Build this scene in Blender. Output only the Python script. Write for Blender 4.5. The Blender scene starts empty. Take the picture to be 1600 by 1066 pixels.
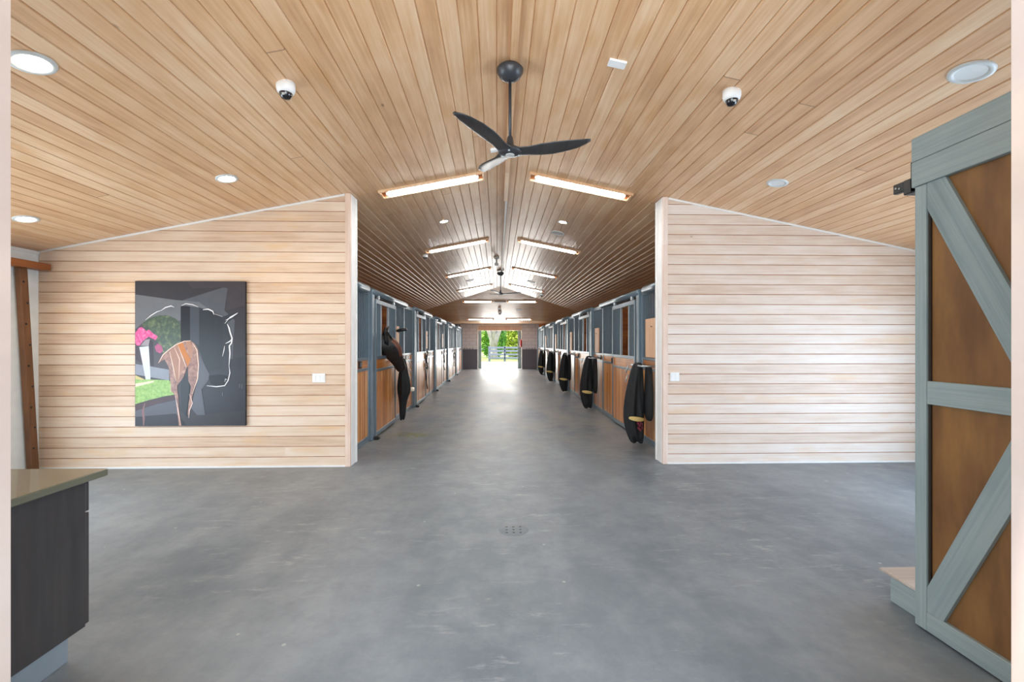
import bpy, math, random
from mathutils import Vector, Matrix
random.seed(7)
C = bpy.context.scene.collection
PI = math.pi

# ------------------------------------------------------------------ camera
F = 725.0; TH = math.atan(23/725); CH = 1.5; HY = 536.5
cam = bpy.data.cameras.new('camera'); co = bpy.data.objects.new('camera', cam); C.objects.link(co)
co.location = (0, 0, CH); co.rotation_euler = (PI/2, 0, -TH)
cam.sensor_width = 36; cam.lens = F*36/1600; cam.shift_y = 3.5/1600; cam.clip_start = 0.05; cam.clip_end = 500
bpy.context.scene.camera = co

# ------------------------------------------------------------------ world, sun, exposure
vs = bpy.context.scene.view_settings
vs.view_transform = 'Standard'; vs.look = 'None'; vs.gamma = 1; vs.use_curve_mapping = False
vs.exposure = 0.0
w = bpy.data.worlds.new('sky'); bpy.context.scene.world = w; w.use_nodes = True
bgn = w.node_tree.nodes['Background']; bgn.inputs[0].default_value = (0.80, 0.90, 1.0, 1); bgn.inputs[1].default_value = 2.2
def lamp(name, kind, loc, rot, energy, color=(1,1,1), **kw):
    l = bpy.data.lights.new(name, kind); l.energy = energy; l.color = color
    for k, v in kw.items(): setattr(l, k, v)
    o = bpy.data.objects.new(name, l); C.objects.link(o); o.location = loc; o.rotation_euler = rot
    return o
lamp('sun', 'SUN', (0, 0, 20), Vector((.40, .13, -.90)).to_track_quat('-Z', 'Y').to_euler(), 6.0, (1, .96, .9), angle=.02)
# daylight by the open entrance behind the camera, plus added fill at unseen side openings
lamp('daylight_entrance', 'AREA', (0.1, -1.6, 1.7), (PI/2, 0, 0), 215, (.84, .92, 1), shape='RECTANGLE', size=3.4, size_y=3.2)
lamp('added_side_fill_left', 'AREA', (-5.3, 3.1, .85), (0, -PI/2, 0), 115, (.66, .83, 1), shape='RECTANGLE', size=1.5, size_y=3.0)
lamp('added_side_fill_right', 'AREA', (5.5, 3.1, .85), (0, PI/2, 0), 135, (.56, .76, 1), shape='RECTANGLE', size=1.5, size_y=3.0)
lamp('daylight_far_door', 'AREA', (.13, 27.3, 1.2), (-PI/2, 0, 0), 160, (1, .98, .95), shape='RECTANGLE', size=2.4, size_y=2.1)

# ------------------------------------------------------------------ geometry helpers
def ray(x, y):
    a = (x-800)/F; b = (HY-y)/F; c, s = math.cos(TH), math.sin(TH)
    return Vector((c*a+s, -s*a+c, b))
def onX(x, y, X): d = ray(x, y); return d*(X/d.x)+Vector((0, 0, CH))
def onY(x, y, Y): d = ray(x, y); return d*(Y/d.y)+Vector((0, 0, CH))
RX, RZ, SL = .12, 3.71, .2          # ridge X, ridge height, roof slope
YW = 5.7                            # lobby partition walls
XL, XR = -1.96, 2.25                # faces of the stall rows
YH = 18.0                           # where the ridge ends and the hip begins
YE = 26.8                           # end wall
WL, WR = -5.46, 5.70                # outer side walls
def cz(x): return RZ-SL*abs(x-RX)
def hz(y): return RZ-SL*(y-YH)

class MB:
    def __init__(s): s.v = []; s.f = []; s.m = []; s.sm = []
    def add(s, vs_, fs, mi=0, smooth=False):
        n = len(s.v); s.v += [tuple(q) for q in vs_]
        for f in fs: s.f.append([i+n for i in f]); s.m.append(mi); s.sm.append(smooth)
    def box(s, x0, x1, y0, y1, z0, z1, mi=0):
        if x0 > x1: x0, x1 = x1, x0
        if y0 > y1: y0, y1 = y1, y0
        s.add([(x0,y0,z0),(x1,y0,z0),(x1,y1,z0),(x0,y1,z0),(x0,y0,z1),(x1,y0,z1),(x1,y1,z1),(x0,y1,z1)],
              [(0,3,2,1),(4,5,6,7),(0,1,5,4),(1,2,6,5),(2,3,7,6),(3,0,4,7)], mi)
    def bbox(s, x0, x1, y0, y1, z0, z1, b=.006, mi=0):
        # box with chamfered edges
        if x0 > x1: x0, x1 = x1, x0
        if y0 > y1: y0, y1 = y1, y0
        b = min(b, (x1-x0)*.3, (y1-y0)*.3, (z1-z0)*.3)
        X = (x0, x1); Y = (y0, y1); Z = (z0, z1); vv = []; idx = {}
        for i in (0,1):
            for j in (0,1):
                for k in (0,1):
                    sx, sy, sz = (b if i == 0 else -b), (b if j == 0 else -b), (b if k == 0 else -b)
                    for a, p in enumerate([(X[i], Y[j]+sy, Z[k]+sz), (X[i]+sx, Y[j], Z[k]+sz), (X[i]+sx, Y[j]+sy, Z[k])]):
                        idx[(i,j,k,a)] = len(vv); vv.append(p)
        fs = []
        for i in (0,1):
            q = [idx[(i,0,0,0)], idx[(i,1,0,0)], idx[(i,1,1,0)], idx[(i,0,1,0)]]; fs.append(q if i else q[::-1])
            q = [idx[(0,i,0,1)], idx[(0,i,1,1)], idx[(1,i,1,1)], idx[(1,i,0,1)]]; fs.append(q if i else q[::-1])
            q = [idx[(0,0,i,2)], idx[(1,0,i,2)], idx[(1,1,i,2)], idx[(0,1,i,2)]]; fs.append(q if i else q[::-1])
        for i in (0,1):
            for j in (0,1):
                q = [idx[(i,j,0,0)], idx[(i,j,1,0)], idx[(i,j,1,1)], idx[(i,j,0,1)]]; fs.append(q)
                q = [idx[(i,0,j,0)], idx[(i,1,j,0)], idx[(i,1,j,2)], idx[(i,0,j,2)]]; fs.append(q)
                q = [idx[(0,i,j,1)], idx[(1,i,j,1)], idx[(1,i,j,2)], idx[(0,i,j,2)]]; fs.append(q)
                for k in (0,1): fs.append([idx[(i,j,k,0)], idx[(i,j,k,1)], idx[(i,j,k,2)]])
        s.add(vv, fs, mi)
    def prism(s, pts, off, mi=0):
        # polygon pts (3d) extruded by vector off
        n = len(pts); off = Vector(off)
        vv = [Vector(p) for p in pts]+[Vector(p)+off for p in pts]
        s.add(vv, [list(range(n))[::-1], list(range(n, 2*n))]+[[i, (i+1)%n, n+(i+1)%n, n+i] for i in range(n)], mi)
    def tube(s, pts, r, n=8, mi=0, cap=True):
        pts = [Vector(p) for p in pts]; rs = r if isinstance(r, (list, tuple)) else [r]*len(pts)
        vv = []; up = None
        for i, p in enumerate(pts):
            t = (pts[min(i+1, len(pts)-1)]-pts[max(i-1, 0)]).normalized()
            if up is None: up = Vector((0,0,1)) if abs(t.z) < .9 else Vector((1,0,0))
            a = t.cross(up)
            if a.length < 1e-4: a = t.cross(Vector((0,1,0)))
            a.normalize(); b = a.cross(t).normalized(); up = b
            for k in range(n):
                th = 2*PI*k/n; vv.append(p+a*math.cos(th)*rs[i]+b*math.sin(th)*rs[i])
        fs = []
        for i in range(len(pts)-1):
            for k in range(n): fs.append([i*n+k, i*n+(k+1)%n, (i+1)*n+(k+1)%n, (i+1)*n+k])
        if cap: fs += [list(range(n))[::-1], [(len(pts)-1)*n+k for k in range(n)]]
        s.add(vv, fs, mi, True)
    def loft(s, rings, mi=0, cap=True, smooth=True):
        n = len(rings[0]); vv = [p for r in rings for p in r]; fs = []
        for i in range(len(rings)-1):
            for k in range(n): fs.append([i*n+k, i*n+(k+1)%n, (i+1)*n+(k+1)%n, (i+1)*n+k])
        if cap: fs += [list(range(n))[::-1], [(len(rings)-1)*n+k for k in range(n)]]
        s.add(vv, fs, mi, smooth)
    def lathe(s, prof, c=(0,0,0), n=32, M=None, mi=0, cap=False):
        rings = []
        for r, z in prof:
            ring = []
            for k in range(n):
                p = Vector((r*math.cos(2*PI*k/n), r*math.sin(2*PI*k/n), z))
                if M is not None: p = M @ p
                ring.append(p+Vector(c))
            rings.append(ring)
        s.loft(rings, mi, cap)
    def build(s, name, mats, parent=None, label=None, cat=None, group=None, kind=None, origin=None, bevel=0, subsurf=0, smooth=None):
        me = bpy.data.meshes.new(name)
        if parent is not None: o0 = wloc(parent)
        else: o0 = Vector(origin) if origin is not None else Vector((0,0,0))
        me.from_pydata([tuple(Vector(q)-o0) for q in s.v], [], s.f)
        if not isinstance(mats, (list, tuple)): mats = [mats]
        for m in mats: me.materials.append(m)
        for i, p in enumerate(me.polygons):
            p.material_index = s.m[i]; p.use_smooth = s.sm[i] if smooth is None else smooth
        me.update()
        import bmesh
        bm = bmesh.new(); bm.from_mesh(me); bmesh.ops.recalc_face_normals(bm, faces=bm.faces); bm.to_mesh(me); bm.free()
        o = bpy.data.objects.new(name, me); C.objects.link(o)
        if parent is not None: o.parent = parent
        else: o.location = o0
        if bevel:
            b = o.modifiers.new('bevel', 'BEVEL'); b.width = bevel; b.segments = 2; b.limit_method = 'ANGLE'
        if subsurf:
            b = o.modifiers.new('sub', 'SUBSURF'); b.levels = subsurf; b.render_levels = subsurf
        tag(o, label, cat, group, kind)
        return o
def wloc(o):
    v = Vector(o.location)
    while o.parent is not None: o = o.parent; v = v+Vector(o.location)
    return v
def tag(o, label=None, cat=None, group=None, kind=None):
    if label: o['label'] = label
    if cat: o['category'] = cat
    if group: o['group'] = group
    if kind: o['kind'] = kind
    return o
def thing(name, loc, label, cat, group=None):
    o = bpy.data.objects.new(name, None); o.empty_display_size = .1; C.objects.link(o); o.location = loc
    return tag(o, label, cat, group)
def kids(o): return [c for c in C.objects if c.parent == o]
def copy_tree(o, loc=None, label=None, parent=None, skip=()):
    c = o.copy(); C.objects.link(c)
    if parent is not None: c.parent = parent
    if loc is not None: c.location = loc
    if label: c['label'] = label
    for ch in kids(o):
        if ch.name.split('.')[0] in skip: continue
        copy_tree(ch, parent=c)
    return c

# ------------------------------------------------------------------ materials
def srgb(r, g, b):
    f = lambda c: (c/255/12.92) if c/255 <= .04045 else ((c/255+.055)/1.055)**2.4
    return (f(r), f(g), f(b), 1)
class NT:
    def __init__(s, name):
        s.m = bpy.data.materials.new(name); s.m.use_nodes = True; s.t = s.m.node_tree; s.p = s.t.nodes['Principled BSDF']
    def n(s, typ, **kw):
        nd = s.t.nodes.new(typ)
        for k, v in kw.items():
            if k.startswith('i_'): nd.inputs[k[2:]].default_value = v
            else: setattr(nd, k, v)
        return nd
    def l(s, a, b): s.t.links.new(a, b)
    def math(s, op, a, b=None, c=None):
        nd = s.t.nodes.new('ShaderNodeMath'); nd.operation = op
        for i, q in enumerate((a, b, c)):
            if q is None: continue
            if isinstance(q, (int, float)): nd.inputs[i].default_value = q
            else: s.l(q, nd.inputs[i])
        return nd.outputs[0]
    def ramp(s, fac, cols):
        nd = s.t.nodes.new('ShaderNodeValToRGB'); e = nd.color_ramp.elements
        while len(e) < len(cols): e.new(.5)
        for i, (p, c) in enumerate(cols): e[i].position = p; e[i].color = c
        s.l(fac, nd.inputs[0]); return nd.outputs[0]
    def mix(s, fac, a, b, mode='MIX'):
        nd = s.t.nodes.new('ShaderNodeMix'); nd.data_type = 'RGBA'; nd.blend_type = mode
        if isinstance(fac, (int, float)): nd.inputs[0].default_value = fac
        else: s.l(fac, nd.inputs[0])
        for q, i in ((a, 6), (b, 7)):
            if isinstance(q, tuple): nd.inputs[i].default_value = q
            else: s.l(q, nd.inputs[i])
        return nd.outputs[2]
def plain(name, col, rough=.5, metal=0, spec=.5, bump=0, bscale=60, var=.0, coat=0):
    t = NT(name); t.p.inputs['Roughness'].default_value = rough; t.p.inputs['Metallic'].default_value = metal
    t.p.inputs['Specular IOR Level'].default_value = spec; t.p.inputs['Coat Weight'].default_value = coat
    tc = t.n('ShaderNodeTexCoord'); no = t.n('ShaderNodeTexNoise'); no.inputs['Scale'].default_value = 9; no.inputs['Detail'].default_value = 5
    t.l(tc.outputs['Object'], no.inputs['Vector'])
    v = max(var, .04)
    a = tuple(c*(1-v) for c in col[:3])+(1,); b = tuple(min(1, c*(1+v)) for c in col[:3])+(1,)
    t.l(t.ramp(no.outputs[0], [(.3, a), (.7, b)]), t.p.inputs['Base Color'])
    if bump:
        n2 = t.n('ShaderNodeTexNoise'); n2.inputs['Scale'].default_value = bscale; n2.inputs['Detail'].default_value = 4
        t.l(tc.outputs['Object'], n2.inputs['Vector'])
        bn = t.n('ShaderNodeBump'); bn.inputs['Strength'].default_value = bump; bn.inputs['Distance'].default_value = .01
        t.l(n2.outputs[0], bn.inputs['Height']); t.l(bn.outputs[0], t.p.inputs['Normal'])
    return t.m
def emit(name, col, strength):
    t = NT(name); t.p.inputs['Base Color'].default_value = (.8, .8, .8, 1); t.p.inputs['Emission Color'].default_value = col
    t.p.inputs['Emission Strength'].default_value = strength; return t.m
def wood(name, cols, across='X', along='Y', pitch=.125, off=0, fold=None, rough=.45, coat=0, seglen=3.2, grain=38, joints=True, bump=.15, blotch=None, space='Position', spec=.5, bvar=.55, rotx=None):
    """cols: list of three colours, dark to light; board-by-board variation along 'across'"""
    t = NT(name)
    if space == 'Position': g = t.n('ShaderNodeNewGeometry').outputs['Position']
    else: g = t.n('ShaderNodeTexCoord').outputs['Object']
    if rotx is not None:
        mpp = t.n('ShaderNodeMapping'); mpp.inputs['Rotation'].default_value = (rotx, 0, 0); t.l(g, mpp.inputs[0]); g = mpp.outputs[0]
    sp = t.n('ShaderNodeSeparateXYZ'); t.l(g, sp.inputs[0])
    ac = sp.outputs[across]; al = sp.outputs[along]
    if fold is not None: u = t.math('ABSOLUTE', t.math('SUBTRACT', ac, fold))
    else: u = t.math('SUBTRACT', ac, off)
    bi = t.math('FLOOR', t.math('DIVIDE', u, pitch))
    if fold is not None: bi = t.math('ADD', bi, t.math('MULTIPLY', t.math('SIGN', t.math('SUBTRACT', ac, fold)), 200.5))
    wn = t.n('ShaderNodeTexWhiteNoise', noise_dimensions='1D'); t.l(bi, wn.inputs['W'])
    sh = t.math('ADD', al, t.math('MULTIPLY', wn.outputs['Value'], 17.3))
    seg = t.math('DIVIDE', sh, seglen); si = t.math('FLOOR', seg)
    w2 = t.n('ShaderNodeTexWhiteNoise', noise_dimensions='2D'); cb = t.n('ShaderNodeCombineXYZ'); t.l(bi, cb.inputs[0]); t.l(si, cb.inputs[1]); t.l(cb.outputs[0], w2.inputs['Vector'])
    cv = t.n('ShaderNodeCombineXYZ'); t.l(t.math('MULTIPLY', al, 1.3), cv.inputs[0]); t.l(t.math('MULTIPLY', ac, grain), cv.inputs[1]); t.l(t.math('MULTIPLY', w2.outputs['Value'], 40), cv.inputs[2])
    gn = t.n('ShaderNodeTexNoise'); gn.inputs['Scale'].default_value = 1.0; gn.inputs['Detail'].default_value = 7; gn.inputs['Roughness'].default_value = .62
    t.l(cv.outputs[0], gn.inputs['Vector'])
    bl = t.n('ShaderNodeTexNoise'); bl.inputs['Scale'].default_value = 2.2; bl.inputs['Detail'].default_value = 4
    cv2 = t.n('ShaderNodeCombineXYZ'); t.l(al, cv2.inputs[0]); t.l(t.math('MULTIPLY', ac, 3.0), cv2.inputs[1]); t.l(t.math('MULTIPLY', bi, 3.7), cv2.inputs[2]); t.l(cv2.outputs[0], bl.inputs['Vector'])
    f = t.math('ADD', t.math('MULTIPLY', gn.outputs[0], .75), t.math('MULTIPLY', t.math('SUBTRACT', w2.outputs['Value'], .5), bvar*.7))
    f = t.math('ADD', f, t.math('MULTIPLY', t.math('SUBTRACT', bl.outputs[0], .5), .55))
    f = t.math('ADD', f, .12)
    col = t.ramp(f, [(.18, cols[0]), (.5, cols[1]), (.82, cols[2])])
    if blotch:
        kn = t.n('ShaderNodeTexNoise'); kn.inputs['Scale'].default_value = 1.7; kn.inputs['Detail'].default_value = 3
        cv3 = t.n('ShaderNodeCombineXYZ'); t.l(al, cv3.inputs[0]); t.l(t.math('MULTIPLY', ac, 4.0), cv3.inputs[1]); t.l(t.math('ADD', t.math('MULTIPLY', w2.outputs['Value'], 31), 5), cv3.inputs[2]); t.l(cv3.outputs[0], kn.inputs['Vector'])
        fac = t.math('MULTIPLY', t.math('SUBTRACT', kn.outputs[0], .56), 5.5); cl = t.n('ShaderNodeClamp'); t.l(fac, cl.inputs[0])
        col = t.mix(t.math('MULTIPLY', cl.outputs[0], .55), col, blotch)
        vo = t.n('ShaderNodeTexVoronoi'); vo.inputs['Scale'].default_value = 1.0
        cv4 = t.n('ShaderNodeCombineXYZ'); t.l(t.math('MULTIPLY', al, 1.1), cv4.inputs[0]); t.l(t.math('MULTIPLY', ac, 2.2), cv4.inputs[1]); t.l(cv4.outputs[0], vo.inputs['Vector'])
        kf = t.n('ShaderNodeMapRange'); kf.inputs['From Min'].default_value = .012; kf.inputs['From Max'].default_value = .035; kf.inputs['To Min'].default_value = .75; kf.inputs['To Max'].default_value = 0
        t.l(vo.outputs['Distance'], kf.inputs[0])
        col = t.mix(kf.outputs[0], col, tuple(c*.35 for c in cols[0][:3])+(1,))
    if joints:
        fr = t.math('FRACT', seg); jl = t.math('LESS_THAN', fr, .0009)
        col = t.mix(t.math('MULTIPLY', jl, .6), col, tuple(c*.3 for c in cols[0][:3])+(1,))
    t.l(col, t.p.inputs['Base Color'])
    t.p.inputs['Specular IOR Level'].default_value = spec
    rr = t.n('ShaderNodeMapRange'); rr.inputs['To Min'].default_value = rough-.07; rr.inputs['To Max'].default_value = rough+.08; t.l(bl.outputs[0], rr.inputs[0]); t.l(rr.outputs[0], t.p.inputs['Roughness'])
    t.p.inputs['Coat Weight'].default_value = coat; t.p.inputs['Coat Roughness'].default_value = .22
    if bump:
        bn = t.n('ShaderNodeBump'); bn.inputs['Strength'].default_value = bump; bn.inputs['Distance'].default_value = .004
        t.l(gn.outputs[0], bn.inputs['Height']); t.l(bn.outputs[0], t.p.inputs['Normal'])
    return t.m

CEILC = [srgb(188,140,100), srgb(218,174,132), srgb(234,202,166)]
m_ceil = wood('ceiling_boards', CEILC, 'X', 'Y', .125, fold=RX, rough=.42, coat=.25, seglen=12, bvar=.38, blotch=srgb(205,150,95))
m_hip = wood('hip_boards', CEILC, 'Y', 'X', .125, off=YH, rough=.42, coat=.25, seglen=12, bvar=.38, blotch=srgb(205,150,95))
m_flatceil = wood('eave_boards', CEILC, 'Y', 'X', .125, off=YH, rough=.4, seglen=4.2)
m_wall = wood('whitewashed_boards', [srgb(202,174,152), srgb(221,203,188), srgb(231,221,212)], 'Z', 'X', .124, off=.0, rough=.5, seglen=60, joints=False, blotch=srgb(222,188,152), bump=.12, bvar=.4)
m_wall_warm = wood('whitewashed_boards_warm_lit', [srgb(194,160,132), srgb(218,193,168), srgb(230,211,192)], 'Z', 'X', .124, off=.0, rough=.5, seglen=60, joints=False, blotch=srgb(222,180,126), bump=.12, bvar=.4)  # left wall: same boards, warm lamplight put into the colours
m_trimw = wood('whitewashed_trim', [srgb(206,176,156), srgb(228,204,188), srgb(238,224,214)], 'X', 'Z', 5, off=0, rough=.5, joints=False, grain=60, blotch=srgb(225,190,160))
m_trimy = wood('whitewashed_jamb', [srgb(176,156,144), srgb(196,178,168), srgb(206,194,186)], 'X', 'Z', 5, off=0, rough=.5, joints=False, grain=55, blotch=srgb(228,200,178))
m_ridge = wood('ridge_batten_wood', CEILC, 'X', 'Y', 5, off=0, rough=.4, seglen=4, grain=60)
m_stall = wood('stall_planks', [srgb(150,88,38), srgb(200,130,66), srgb(224,166,98)], 'Y', 'Z', .115, rough=.35, seglen=9, coat=.2, joints=False, grain=45, blotch=srgb(176,104,52))
m_band = wood('stall_band_wood', [srgb(150,88,38), srgb(200,128,62), srgb(220,156,88)], 'Z', 'Y', 4, rough=.35, seglen=9, coat=.2, joints=False, grain=50)
m_part = wood('stall_interior_boards', [srgb(120,66,28), srgb(170,98,46), srgb(200,128,66)], 'Z', 'X', .15, rough=.5, seglen=3, grain=30)
m_partx = wood('stall_back_boards', [srgb(120,66,28), srgb(170,98,46), srgb(200,128,66)], 'Z', 'Y', .15, rough=.5, seglen=3, grain=30)
m_teal = wood('teal_stained_wood', [srgb(106,121,122), srgb(132,147,147), srgb(152,164,162)], 'Z', 'Y', 9, rough=.6, seglen=30, joints=False, grain=70, bump=.4)
m_tealv = wood('teal_stained_wood_upright', [srgb(106,121,122), srgb(132,147,147), srgb(152,164,162)], 'Y', 'Z', 9, rough=.6, seglen=30, joints=False, grain=70, bump=.4)
TEAL = [srgb(106,121,122), srgb(132,147,147), srgb(152,164,162)]
m_br1 = wood('teal_brace_falling', TEAL, 'Z', 'Y', 9, rough=.6, seglen=30, joints=False, grain=70, bump=.4, rotx=-1.107)
m_br2 = wood('teal_brace_rising', TEAL, 'Z', 'Y', 9, rough=.6, seglen=30, joints=False, grain=70, bump=.4, rotx=1.135)
m_brown = wood('rust_brown_panel', [srgb(62,38,20), srgb(104,68,32), srgb(142,100,50)], 'Y', 'Z', 9, rough=.5, seglen=30, joints=False, grain=6, blotch=srgb(84,50,26))
m_post = wood('aged_brown_timber', [srgb(66,42,26), srgb(104,68,42), srgb(130,88,56)], 'Y', 'Z', 9, rough=.55, seglen=30, joints=False, grain=40)
m_beamy = wood('aged_brown_beam', [srgb(96,50,22), srgb(146,84,40), srgb(166,104,54)], 'Z', 'Y', 9, rough=.55, seglen=30, joints=False, grain=40)
m_plinth = wood('plinth_top_boards', [srgb(150,134,122), srgb(178,164,152), srgb(194,184,174)], 'Y', 'X', .15, rough=.55, seglen=8, grain=40)
m_cab = wood('charcoal_veneer', [srgb(38,36,37), srgb(54,51,52), srgb(70,66,65)], 'Y', 'Z', 9, rough=.45, seglen=30, joints=False, grain=16, blotch=srgb(66,58,52))
m_board = wood('bridle_board_wood', [srgb(170,120,84), srgb(204,154,114), srgb(220,180,144)], 'Y', 'Z', 9, rough=.5, seglen=30, joints=False, grain=40)
m_steel = plain('blue_grey_steel', srgb(112,128,138), .32, .35, .6, var=.06)
m_steeld = plain('dark_blue_grey_steel', srgb(92,108,118), .35, .3, .6)
m_galv = plain('galvanised_steel', srgb(176,186,190), .3, .6, .6)
m_white = plain('white_paint', srgb(236,236,234), .45)
m_wallw = plain('white_plaster', srgb(232,236,234), .7)
m_trimwhite = plain('white_trim_paint', srgb(232,230,226), .4)
m_black = plain('black_plastic', srgb(22,22,24), .4)
m_fan = plain('fan_charcoal', srgb(58,60,64), .35, .2)
m_fanb = wood('fan_blade_black_wood', [srgb(34,33,34), srgb(48,47,48), srgb(62,60,60)], 'X', 'Y', 9, rough=.3, seglen=30, joints=False, grain=30, space='Object')
m_counter = plain('olive_stone', srgb(108,108,92), .25, 0, .5, coat=.2)
m_toe = plain('brushed_toe_kick', srgb(168,182,192), .3, .5, .6)
m_cloth = plain('black_quilt', srgb(26,29,31), .8, bump=.5, bscale=90, var=.15)
m_cloth2 = plain('black_cloth', srgb(19,20,22), .75, bump=.4, bscale=60, var=.15)
m_fleece = plain('cream_fleece', srgb(222,196,126), .9, bump=.6, bscale=200)
m_foam = plain('white_foam', srgb(232,226,206), .7)
m_leather = plain('black_leather', srgb(26,22,21), .45)
m_red = plain('red_paint', srgb(190,40,50), .4)
m_lamp_on = emit('lamp_lens_lit', (1, .84, .62, 1), 60)
m_lamp_off = plain('lamp_lens_unlit', srgb(222,224,222), .3)
m_tube = emit('tube_light', (.95, .98, 1, 1), 36)
m_ring = plain('lamp_ring', srgb(206,210,208), .4)
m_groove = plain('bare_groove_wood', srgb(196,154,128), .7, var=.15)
m_lens = plain('dark_dome', srgb(20,22,26), .06, 0, .8)
m_dado = plain('dado_grey', srgb(104,106,118), .6)
m_grey = plain('grey_plastic', srgb(190,190,186), .4)
m_pdark = plain('door_edge_dark', srgb(38,28,20), .6)

def floor_mat():
    t = NT('sealed_concrete'); g = t.n('ShaderNodeNewGeometry').outputs['Position']
    def noise(sc, det, vec=g, ro=.55):
        n = t.n('ShaderNodeTexNoise'); n.inputs['Scale'].default_value = sc; n.inputs['Detail'].default_value = det; n.inputs['Roughness'].default_value = ro; t.l(vec, n.inputs['Vector']); return n.outputs[0]
    mp = t.n('ShaderNodeMapping'); mp.inputs['Scale'].default_value = (1.6, .5, 1); mp.inputs['Rotation'].default_value = (0, 0, .25); t.l(g, mp.inputs[0])
    a = noise(.42, 8, mp.outputs[0], .62); b = noise(2.6, 9, g, .68)
    col = t.ramp(a, [(.36, srgb(92,103,112)), (.5, srgb(111,121,129)), (.64, srgb(136,144,150))])
    col = t.mix(t.ramp(b, [(.42, (0,0,0,1)), (.72, (.45,.45,.45,1))]), col, srgb(160,167,171))
    c2 = noise(6.5, 9, g, .72); col = t.mix(t.ramp(c2, [(.38, (.28,.28,.28,1)), (.56, (0,0,0,1))]), col, srgb(100,109,118))
    # worn sandy middle of the aisle further in
    sp = t.n('ShaderNodeSeparateXYZ'); t.l(g, sp.inputs[0])
    ym = t.n('ShaderNodeMapRange'); ym.inputs['From Min'].default_value = 4.5; ym.inputs['From Max'].default_value = 9; t.l(sp.outputs[1], ym.inputs[0])
    sand = t.math('MULTIPLY', ym.outputs[0], t.ramp(noise(1.1, 6, mp.outputs[0]), [(.42, (0,0,0,1)), (.62, (1,1,1,1))]))
    col = t.mix(t.math('MULTIPLY', sand, .6), col, srgb(156,150,136))
    # thin chalky scuffs
    m2 = t.n('ShaderNodeMapping'); m2.inputs['Scale'].default_value = (1.2, 5, 1); m2.inputs['Rotation'].default_value = (0, 0, -.2); t.l(g, m2.inputs[0])
    sc = t.ramp(noise(2.2, 10, m2.outputs[0], .75), [(.56, (0,0,0,1)), (.66, (1,1,1,1))])
    sc2 = t.math('MULTIPLY', sc, t.ramp(noise(.7, 3), [(.42, (0,0,0,1)), (.58, (1,1,1,1))]))
    col = t.mix(t.math('MULTIPLY', sc2, .55), col, srgb(182,184,184))
    m3 = t.n('ShaderNodeMapping'); m3.inputs['Scale'].default_value = (7, 16, 1); m3.inputs['Rotation'].default_value = (0, 0, .35); t.l(g, m3.inputs[0])
    fine = t.ramp(noise(1.6, 10, m3.outputs[0], .8), [(.60, (0,0,0,1)), (.68, (1,1,1,1))])
    zone = t.ramp(noise(.55, 2), [(.46, (.08,.08,.08,1)), (.60, (1,1,1,1))])
    col = t.mix(t.math('MULTIPLY', t.math('MULTIPLY', fine, zone), .5), col, srgb(188,192,192))
    vo = t.n('ShaderNodeTexVoronoi'); vo.inputs['Scale'].default_value = 3.2; t.l(g, vo.inputs['Vector'])
    col = t.mix(t.math('MULTIPLY', t.math('LESS_THAN', vo.outputs['Distance'], .035), .5), col, srgb(196,198,194))
    t.l(col, t.p.inputs['Base Color'])
    rr = t.ramp(a, [(.3, (.36,.36,.36,1)), (.7, (.52,.52,.52,1))]); t.l(rr, t.p.inputs['Roughness'])
    bn = t.n('ShaderNodeBump'); bn.inputs['Strength'].default_value = .25; bn.inputs['Distance'].default_value = .01; t.l(noise(14, 8), bn.inputs['Height']); t.l(bn.outputs[0], t.p.inputs['Normal'])
    return t.m
m_floor = floor_mat()
def block_mat():
    t = NT('painted_block'); g = t.n('ShaderNodeNewGeometry').outputs['Position']
    sp = t.n('ShaderNodeSeparateXYZ'); t.l(g, sp.inputs[0]); cb = t.n('ShaderNodeCombineXYZ'); t.l(sp.outputs[0], cb.inputs[0]); t.l(sp.outputs[2], cb.inputs[1])
    b = t.n('ShaderNodeTexBrick'); b.inputs['Scale'].default_value = 1; b.inputs['Brick Width'].default_value = .4; b.inputs['Row Height'].default_value = .2; b.inputs['Mortar Size'].default_value = .008
    b.inputs['Color1'].default_value = srgb(232,236,245); b.inputs['Color2'].default_value = srgb(226,231,242); b.inputs['Mortar'].default_value = srgb(188,188,194)
    t.l(cb.outputs[0], b.inputs['Vector']); t.l(b.outputs[0], t.p.inputs['Base Color']); t.p.inputs['Roughness'].default_value = .6
    return t.m
m_block = block_mat()
def mottled(name, cols, scale=4, rough=.8, stretch=(1,1,1)):
    t = NT(name); tc = t.n('ShaderNodeTexCoord'); mp = t.n('ShaderNodeMapping'); mp.inputs['Scale'].default_value = stretch; t.l(tc.outputs['Object'], mp.inputs[0])
    n = t.n('ShaderNodeTexNoise'); n.inputs['Scale'].default_value = scale; n.inputs['Detail'].default_value = 8; n.inputs['Roughness'].default_value = .7; t.l(mp.outputs[0], n.inputs['Vector'])
    k = len(cols); t.l(t.ramp(n.outputs[0], [(.3+.4*i/(k-1), c) for i, c in enumerate(cols)]), t.p.inputs['Base Color']); t.p.inputs['Roughness'].default_value = rough
    return t.m
m_grass = mottled('grass', [srgb(120,140,70), srgb(165,180,110), srgb(190,196,140)], 1.5, .9)
m_apron = mottled('bright_concrete', [srgb(214,210,200), srgb(230,226,218)], 1, .8)
m_bark = mottled('pale_bark', [srgb(120,112,108), srgb(176,168,164), srgb(206,200,196)], 5, .9, (1,1,.3))
m_leaf = [mottled('leaf_green', [srgb(60,120,60), srgb(120,180,70), srgb(190,215,90)], 1.6, .6), mottled('leaf_yellow', [srgb(120,165,60), srgb(205,220,80), srgb(235,238,150)], 1.6, .6), mottled('leaf_blue', [srgb(50,125,95), srgb(100,175,130), srgb(170,215,180)], 1.6, .6)]
m_fence = plain('weathered_fence', srgb(120,128,146), .6, var=.1)

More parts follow.
